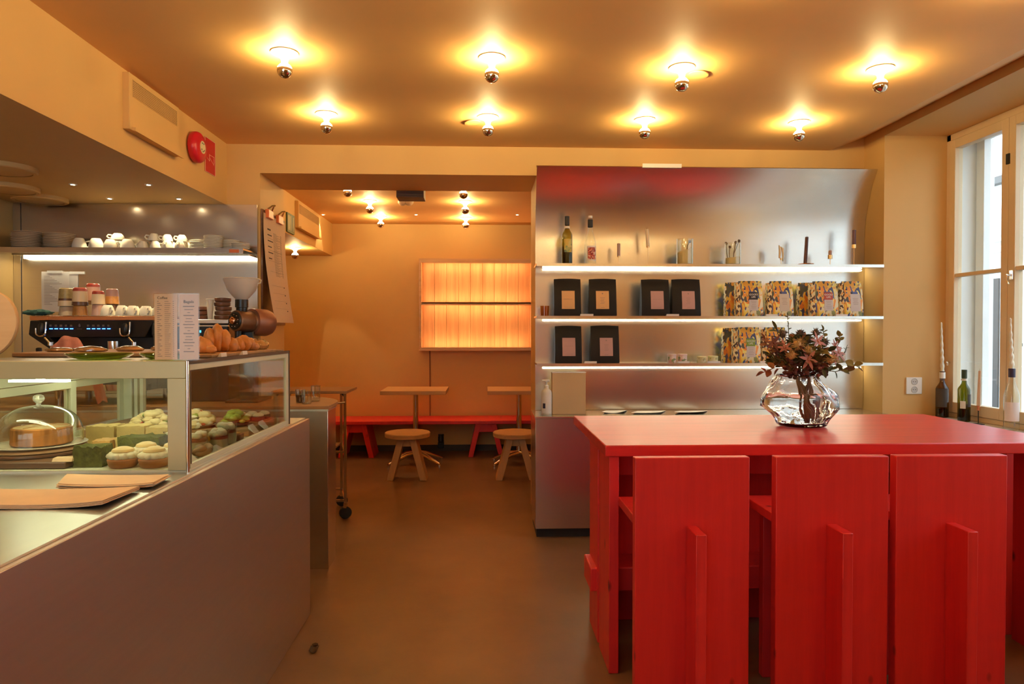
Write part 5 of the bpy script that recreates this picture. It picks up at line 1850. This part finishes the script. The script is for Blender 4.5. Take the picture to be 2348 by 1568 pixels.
t = thing('serving_board', 'brown wooden board of croissants on the case right of the menus', 'board', (-1.02, 2.72, TOPZ))
obj('board', MB().box(-1.14, -.925, 2.36, 3.08, TOPZ, TOPZ + .012), BOARDW, t, .003)
CRO = mat('baked_crust', (.55, .22, .055), .45, var=.35, vscale=16, bump=.2, bscale=40)
def croissant(x, y, z, ang, L, r, label, seed):
    m = MB()
    q = random.Random(seed)
    k = m.mark()
    n = 5
    for i in range(n):
        u = (i + .5) / n * 2 - 1
        w = 1 - abs(u) ** 1.7 * .72
        m.blob((u * L, -.25 * L * u * u + q.uniform(-.003, .003), r * w * .8), (L / n * 2.1, r * w * q.uniform(.95, 1.08), r * w * q.uniform(.95, 1.1)), .16, seed * 9 + i, 2.4, 20, 12, -r * w * .78)
    m.xf(k, Matrix.Translation((x, y, z)) @ rot('Z', ang))
    solo('croissant', m, CRO, label, 'croissant', 'croissants on the board', sharp=70)
croissant(-1.02, 2.50, TOPZ + .012, -20, .062, .034, 'golden croissant at the front left of the board by the menus', 1)
croissant(-1.03, 2.68, TOPZ + .012, 25, .062, .058, 'plump brown croissant, highest in the middle of the board', 2)
croissant(-.985, 2.83, TOPZ + .012, 60, .060, .036, 'small brown croissant at the back right of the board', 3)
t = thing('dark_tray', 'flat dark tray holding wrapped sandwiches at the far right end of the case', 'tray', (-.985, 3.14, TOPZ))
obj('tray', MB().box(-1.12, -.93, 3.085, 3.21, TOPZ, TOPZ + .006), DARKW, t, .002)
wrapped(-1.065, 3.02, TOPZ + .012, .045, .04, .030, 'pale sandwich in cling film, left one by the grinder', 8)
wrapped(-.985, 3.02, TOPZ + .012, .042, .04, .030, 'pale sandwich in cling film, right one by the grinder', 9)
for x, y, n in ((-.922, 2.40, 'left'), (-.925, 2.62, 'right')):
    m = MB()
    m.prism([(x - .002, TOPZ + .001), (x + .014, TOPZ + .001), (x + .012, TOPZ + .016), (x + .010, TOPZ + .016)], 'Y', y, y + .05)
    solo('price_tag', m, PAPER, 'small white price tag at the edge of the croissant board, %s one' % n, 'price tag', 'price tags on the case')
t = thing('round_board', 'round tan wooden board standing on edge at the left end of the case', 'board', (-1.615, 2.27, TOPZ))
m = MB()
k = m.mark()
m.lathe([(0, -.008), (.112, -.008), (.115, -.004), (.115, .004), (.112, .008), (0, .008)], (0, 0, 0), 40)
m.xf(k, Matrix.Translation((-1.618, 2.27, TOPZ + .115)) @ rot('X', 84))
obj('disc', m, wood('tan_plywood', (.60, .34, .14), (.68, .42, .19), 0, 3, .5), t)

# ------------------------------------------------------------------ food in the case
FZ = CZ0 + .0072
t = thing('cutting_board', 'thick rectangular wooden board under the cake in the display case', 'board', (-1.42, 2.33, FZ))
obj('board', MB().box(-1.615, -1.290, 2.150, 2.50, FZ, FZ + .020), DARKW, t, .004)
c = Vector((-1.478, 2.325, FZ + .0205))
t = thing('cake_stand', 'dark turned wooden cake stand on the rectangular board', 'cake stand', c)
obj('lower_disc', MB().lathe([(0, 0), (.138, 0), (.143, .004), (.143, .010), (.138, .012), (0, .012)], c, 44), DARKW, t)
obj('upper_disc', MB().lathe([(0, .012), (.132, .012), (.140, .016), (.138, .022), (.132, .024), (0, .024)], c, 44), BOARDW, t)
c = c + Vector((0, 0, .024))
t = thing('cake_plate', 'white plate carrying the cake inside the glass dome', 'plate', c)
obj('dish', MB().lathe([(0, 0), (.09, 0), (.138, .006), (.140, .008), (.134, .008), (.09, .004), (0, .004)], c, 44), CERAMIC, t)
cz = c + Vector((.010, 0, .008))
t = thing('cake', 'round brown cheesecake with pale cracked top under the glass dome', 'cake', cz)
obj('crust', MB().lathe([(0, 0), (.085, 0), (.088, .004), (.086, .052), (.081, .056), (.079, .052)], cz, 44), mat('golden_brown_crust', (.36, .125, .025), .6, var=.6, vscale=30, stretch=(1, 1, .15)), t)
top = MB().lathe([(.080, .051), (.079, .055), (.06, .057), (.03, .058), (0, .058)], cz, 40)
obj('topping', top, mat('pale_cake_top', (.52, .34, .16), .6, var=.1, vscale=20), t)
k = MB()
for a in (20, 80, 140, 260):
    q = k.mark()
    k.box(.005, .075, -.0008, .0008, .0572, .0588)
    k.xf(q, Matrix.Translation(cz) @ rot('Z', a))
obj('slice_lines', k, CRO, t)
dc = c + Vector((0, 0, .008))
t = thing('glass_dome', 'clear glass cake dome with round knob in the display case', 'cake dome', dc)
pr = [(.124, 0), (.127, 0), (.127, .030)]
for i in range(1, 12):
    a = math.pi / 2 * i / 12
    pr.append((.127 * math.cos(a) ** .85, .030 + .096 * math.sin(a)))
pr += [(.012, .126), (0, .126)]
obj('bell', MB().lathe(pr, dc, 48), DOMEG, t)
obj('knob', MB().lathe([(0, .126), (.008, .126), (.007, .133), (.014, .139), (.018, .147), (.015, .156), (.007, .161), (0, .162)], dc, 24), mat('solid_glass_knob', (.95, .97, .90), .03, var=0, trans=.85, ior=1.4), t)
m = MB()
m.prism([(2.158, FZ + .0205), (2.185, FZ + .0205), (2.188, FZ + .032), (2.165, FZ + .030)], 'X', -1.335, -1.275)
solo('price_tag', m, KRAFT, 'small tan tag on the wooden board before the cake', 'price tag', 'price tags in the display case')

MATCHA = mat('green_crumb', (.11, .115, .022), .9, var=.35, vscale=60, bump=.6, bscale=90)
def rough_block(x0, x1, y0, y1, z0, z1, seed, amp=.006):
    n = 10
    m = MB()
    def side(u, v):
        return 0
    rows = []
    m2 = MB()
    base = [(x0, y0), (x1, y0), (x1, y1), (x0, y1)]
    ring = []
    for a in range(4):
        p, q = base[a], base[(a + 1) % 4]
        for i in range(n):
            ring.append((p[0] + (q[0] - p[0]) * i / n, p[1] + (q[1] - p[1]) * i / n))
    N = len(ring)
    lv = 7
    for l in range(lv + 1):
        z = z0 + (z1 - z0) * l / lv
        for i, (x, y) in enumerate(ring):
            w = noise.noise(Vector((x * 90 + seed, y * 90, z * 90))) * amp
            zz = z + (noise.noise(Vector((x * 120, y * 120 + seed, 3))) * amp * 1.8 if l == lv else 0)
            m.v.append(Vector((x + w * (.5 if l else .2), y + w * (.6 if l else .2), zz)))
    for l in range(lv):
        for i in range(N):
            j = (i + 1) % N
            m.f.append((l * N + i, l * N + j, (l + 1) * N + j, (l + 1) * N + i))
    m.f.append(tuple(range(N - 1, -1, -1)))
    m.v.append(Vector(((x0 + x1) / 2, (y0 + y1) / 2, z1 + .004)))
    for i in range(N):
        m.f.append((lv * N + i, lv * N + (i + 1) % N, len(m.v) - 1))
    return m
solo('green_cake', rough_block(-1.278, -1.190, 2.170, 2.235, FZ, FZ + .064, 2), MATCHA, 'green crumb coated cake block, nearer one beside the cake stand', 'cake', 'green cake blocks')
solo('green_cake', rough_block(-1.225, -1.090, 2.328, 2.395, FZ, FZ + .068, 5), MATCHA, 'green crumb coated cake block, longer one just behind', 'cake', 'green cake blocks')
BUN = mat('bun_crust', (.40, .15, .04), .5, var=.2, vscale=20)
CREAM = mat('whipped_cream', (.76, .68, .46), .5, var=.04, sss=.15)
BLID = mat('pale_bun_lid', (.72, .52, .22), .5, var=.1)
def semla(x, y, label, s=1., seed=0):
    t = thing('cream_bun', label, 'bun', (x, y, FZ), 'cream buns in the display case')
    m = MB().lathe([(0, 0), (.035 * s, 0), (.041 * s, .006), (.045 * s, .024), (.043 * s, .028), (0, .028)], (x, y, FZ), 26)
    obj('bun_base', m, BUN, t)
    m = MB()
    m.blob((x, y, FZ + .036), (.044 * s, .044 * s, .017), .12, seed, 3, 22, 10)
    for i in range(12):
        a = i * 2 * math.pi / 12
        m.blob((x + math.cos(a) * .034 * s, y + math.sin(a) * .034 * s, FZ + .036), (.013, .013, .011), .2, i + seed, 2, 10, 6)
    obj('cream', m, CREAM, t, sharp=80)
    obj('bun_lid', MB().lathe([(0, .046), (.028 * s, .046), (.033 * s, .050), (.030 * s, .056), (.015 * s, .062), (0, .063)], (x, y, FZ), 24), BLID, t)
semla(-1.130, 2.180, 'cream filled bun with pale lid, front left beside the green cake', 1., 1)
semla(-1.035, 2.180, 'cream filled bun with pale lid, front right by the case corner', 1., 2)
semla(-1.105, 2.275, 'cream filled bun with pale lid, behind the front left one', .95, 3)
semla(-1.014, 2.272, 'cream filled bun with pale lid, behind the front right one', .95, 4)

SPONGE = mat('yellow_sponge', (.66, .47, .16), .7, var=.1, vscale=30, bump=.15, bscale=120)
GOLD = mat('golden_crumb', (.66, .36, .10), .7, var=.2, vscale=30)
for i, (x0, x1, y0, y1, z1, mt, n) in enumerate(((-1.335, -1.275, 2.375, 2.45, .050, GOLD, 'orange crusted one nearest the cake'), (-1.27, -1.20, 2.40, 2.47, .056, SPONGE, 'second from the cake'), (-1.195, -1.135, 2.41, 2.48, .050, SPONGE, 'third from the cake'),
                                                 (-1.46, -1.36, 2.56, 2.64, .074, SPONGE, 'tall one at the back left'), (-1.35, -1.25, 2.56, 2.64, .074, SPONGE, 'tall one at the back middle'), (-1.24, -1.15, 2.55, 2.63, .070, SPONGE, 'tall one at the back right'))):
    solo('sponge_cake', rough_block(x0, x1, y0, y1, FZ, FZ + z1, 11 + i, .003), mt, 'yellow sponge cake block in the display case, ' + n, 'cake', 'yellow sponge blocks')
def parfait(x, y, label, seed, h=.07):
    t = thing('dessert_jar', label, 'jar', (x, y, FZ), 'layered dessert jars in the display case')
    c = (x, y, FZ)
    obj('glass', MB().lathe([(0, 0), (.033, 0), (.036, .004), (.038, h), (.036, h), (.034, .006), (0, .006)], c, 26), DOMEG, t)
    obj('custard', MB().lathe([(0, .007), (.033, .007), (.0345, h * .55), (0, h * .55)], c, 22), mat('pale_custard', (.70, .62, .36), .5, var=.1) if 'pale_custard' not in MATS else MATS['pale_custard'], t)
    obj('berry_layer', MB().lathe([(0, h * .55), (.0345, h * .55), (.035, h * .66), (0, h * .66)], c, 22), mat('berry_layer', (.38, .09, .05), .4, var=.2) if 'berry_layer' not in MATS else MATS['berry_layer'], t)
    m = MB()
    for i in range(7):
        a = i * 2.4 + seed
        m.blob((x + math.cos(a) * .018, y + math.sin(a) * .018, FZ + h * .78 + .004 * (i % 3)), (.016, .016, .012), .25, i + seed, 2, 12, 7)
    obj('cream', m, CREAM, t, sharp=80)
    obj('fruit', MB().blob((x - .022, y - .028, FZ + h * .60), (.010, .008, .010), .1, seed, 2, 12, 8), mat('orange_fruit', (.75, .42, .06), .35) if 'orange_fruit' not in MATS else MATS['orange_fruit'], t)
parfait(-1.090, 2.450, 'layered dessert jar with orange fruit, left one behind the green cake', 1)
parfait(-1.005, 2.425, 'layered dessert jar with orange fruit, middle one', 2)
parfait(-.958, 2.492, 'layered dessert jar with orange fruit, right one beside the corner post', 3)
parfait(-.962, 2.582, 'layered dessert jar with yellow top seen through the side glass', 5, .085)

LEAFG = mat('lettuce', (.26, .33, .04), .5, var=.35, vscale=30)
BREADP = mat('pale_bread', (.72, .55, .26), .7, var=.15, vscale=25)
TOM = mat('tomato', (.50, .08, .03), .3, var=.1)
def salad(x, y, z, rx, ry, label, mix, seed, name='open_sandwich', cat='sandwich'):
    t = thing(name, label, cat, (x, y, z), 'filled sandwiches in the display case')
    obj('platter', MB().lathe([(0, 0), (rx * .9, 0), (rx * 1.05, .010), (rx * 1.02, .012), (rx * .85, .005), (0, .005)], (x, y, z), 32), DARKW, t)
    q = random.Random(seed)
    for nm, mt, n, r in mix:
        m = MB()
        for i in range(n):
            a, d = q.uniform(0, 6.28), q.uniform(0, 1) ** .6
            hh = (1 - d * d) * .042 + q.uniform(.004, .014)
            rr = r * q.uniform(.7, 1.25)
            m.blob((x + math.cos(a) * rx * .85 * d, y + math.sin(a) * ry * .85 * d, z + .006 + hh), (rr, rr, rr * q.uniform(.45, .8)), .35, i + seed, 2.5, 10, 6)
        obj(nm, m, mt, t, sharp=80)
# raised rear step
t = thing('rear_step', 'raised wooden step along the back of the display case', 'stand', (-1.30, 2.93, FZ))
obj('step', MB().box(-1.60, -.945, 2.78, 3.15, FZ, FZ + .032), BOARDW, t, .003)
SZ = FZ + .033
salad(-1.350, 2.83, SZ, .085, .08, 'pile of pale filled bread with red tomato, left one on the rear step', (('bread', BREADP, 30, .022), ('egg', CREAM, 10, .016), ('tomato', TOM, 6, .012), ('lettuce', LEAFG, 8, .014)), 21)
salad(-1.175, 2.84, SZ + .0, .075, .08, 'pile of pale filled bread with red tomato, right one behind the corner post', (('bread', BREADP, 34, .022), ('egg', CREAM, 10, .018), ('tomato', TOM, 8, .012), ('lettuce', LEAFG, 12, .014)), 22)
salad(-1.030, 2.87, SZ, .050, .08, 'heap of green lettuce on a dark plate behind the side glass', (('lettuce', LEAFG, 46, .016), ('bread', BREADP, 5, .014)), 23, 'salad', 'salad')
BROWNIE = mat('brownie', (.10, .035, .018), .6, var=.3, vscale=30, bump=.3, bscale=80)
TART = mat('tart_brown', (.30, .12, .035), .5, var=.3, vscale=25)
for i, (x, y, mt, s, n) in enumerate(((-1.020, 2.665, BROWNIE, .055, 'left front'), (-.955, 2.675, BROWNIE, .05, 'right front'), (-.99, 2.73, TART, .05, 'lighter one behind'))):
    g = thing('brownie', 'dark chocolate brownie slice behind the side glass, ' + n, 'cake', (x, y, FZ), 'brownie slices')
    obj('slice', rough_block(x - s / 2, x + s / 2 - .004, y - .028, y + .014, FZ, FZ + .028, 40 + i, .003), mt, g)
    k = MB()
    for j in range(6):
        k.blob((x + .008 * (j % 3 - 1), y - .012 + .012 * (j // 3), FZ + .030), (.008, .008, .005), .3, j + i, 2, 8, 5)
    obj('crumble', k, GOLD, g, sharp=80)
for i, (x, y) in enumerate(((-1.085, 3.0), (-1.035, 3.02), (-.99, 3.03), (-1.09, 3.09), (-1.04, 3.10), (-.99, 3.11))):
    g = thing('iced_slice', 'small dark slice with pale icing on the rear step, %s' % ('front left', 'front middle', 'front right', 'back left', 'back middle', 'back right')[i], 'cake', (x, y, SZ), 'iced slices on the rear step')
    obj('slice_base', MB().box(x - .021, x + .021, y - .026, y + .026, SZ, SZ + .018), BROWNIE, g, .002)
    obj('icing', MB().blob((x, y, SZ + .022), (.022, .027, .012), .15, i, 2, 16, 8, -.005), CREAM, g, sharp=80)
t = thing('braided_bun', 'knotted greyish pastry near the front corner behind the side glass', 'bun', (-.955, 2.31, FZ))
m = MB()
P = []
for i in range(40):
    a = i / 39 * 4 * math.pi
    P.append((-.954 + math.cos(a) * (.015 + .007 * math.cos(a * 1.5)), 2.350 + math.sin(a) * .034, FZ + .021 + .009 * math.sin(a * 1.5)))
m.tube(P, .0105, 10)
obj('knot', m, mat('grey_brown_dough', (.30, .20, .09), .6, var=.25, vscale=30), t, sharp=80)
for x, y, n in ((-.945, 2.21, 'nearest the front corner'), (-.938, 2.43, 'second along the side glass'), (-.936, 2.78, 'third along the side glass'), (-.934, 2.90, 'farthest along the side glass')):
    m = MB()
    m.prism([(x - .014, FZ + .001 if y < 2.72 else SZ + .001), (x + .012, FZ + .001 if y < 2.72 else FZ + .012), (x + .012, FZ + .004 if y < 2.72 else FZ + .014), (x - .012, FZ + .022 if y < 2.72 else SZ + .012)], 'Y', y, y + .055)
    solo('price_tag', m, PAPER, 'small white price tag in the display case, ' + n, 'price tag', 'price tags in the display case')

# kraft paper sheets on the counter
def paper_stack(pts, z, n, label, lift, seed):
    """n sheets fanned a little; pts = four corners"""
    a, b, c, d = [Vector(p) for p in pts]
    for i in range(n):
        q = random.Random(seed + i)
        off = Vector((q.uniform(-.006, .006), q.uniform(-.006, .006), 0))
        def fn(u, v):
            p = a * (1 - u) * (1 - v) + b * u * (1 - v) + c * u * v + d * (1 - u) * v
            e = lift * ((1 - u) ** 4 * .8 + u ** 5) * (1 - .5 * v)
            return (p.x + off.x, p.y + off.y, z + i * .0020 + e + .001)
        lab = 'kraft paper sheet in the %s, %s' % (label, ORD[i] if i < n - 1 else 'topmost')
        solo('kraft_sheet', MB().sheet(fn, 10, 5, .0012), KRAFT, lab, 'paper', label)
paper_stack([(-1.155, 1.894, 0), (-.900, 1.894, 0), (-.913, 2.013, 0), (-1.215, 2.035, 0)], .990, 6, 'rear paper pile on the counter', .007, 3)
paper_stack([(-1.285, 1.690, 0), (-.925, 1.690, 0), (-.925, 1.868, 0), (-1.300, 1.855, 0)], .990, 5, 'front paper pile on the counter', .010, 9)

# leaf lying on the floor
m = MB()
m.sheet(lambda u, v: (-.772 + .035 * u, 3.02 + .05 * v * (1 - .5 * abs(u - .5)), .004 + .012 * (u - .5) ** 2 * 4 + .004 * v), 6, 4, .002)
m.blob((-.765, 3.10, .005), (.014, .010, .006), .3, 4, 2, 10, 6)
solo('dry_leaf', m, mat('dark_dry_leaf', (.045, .025, .015), .7), 'small dark crumpled leaf on the floor by the counter front', 'leaf')
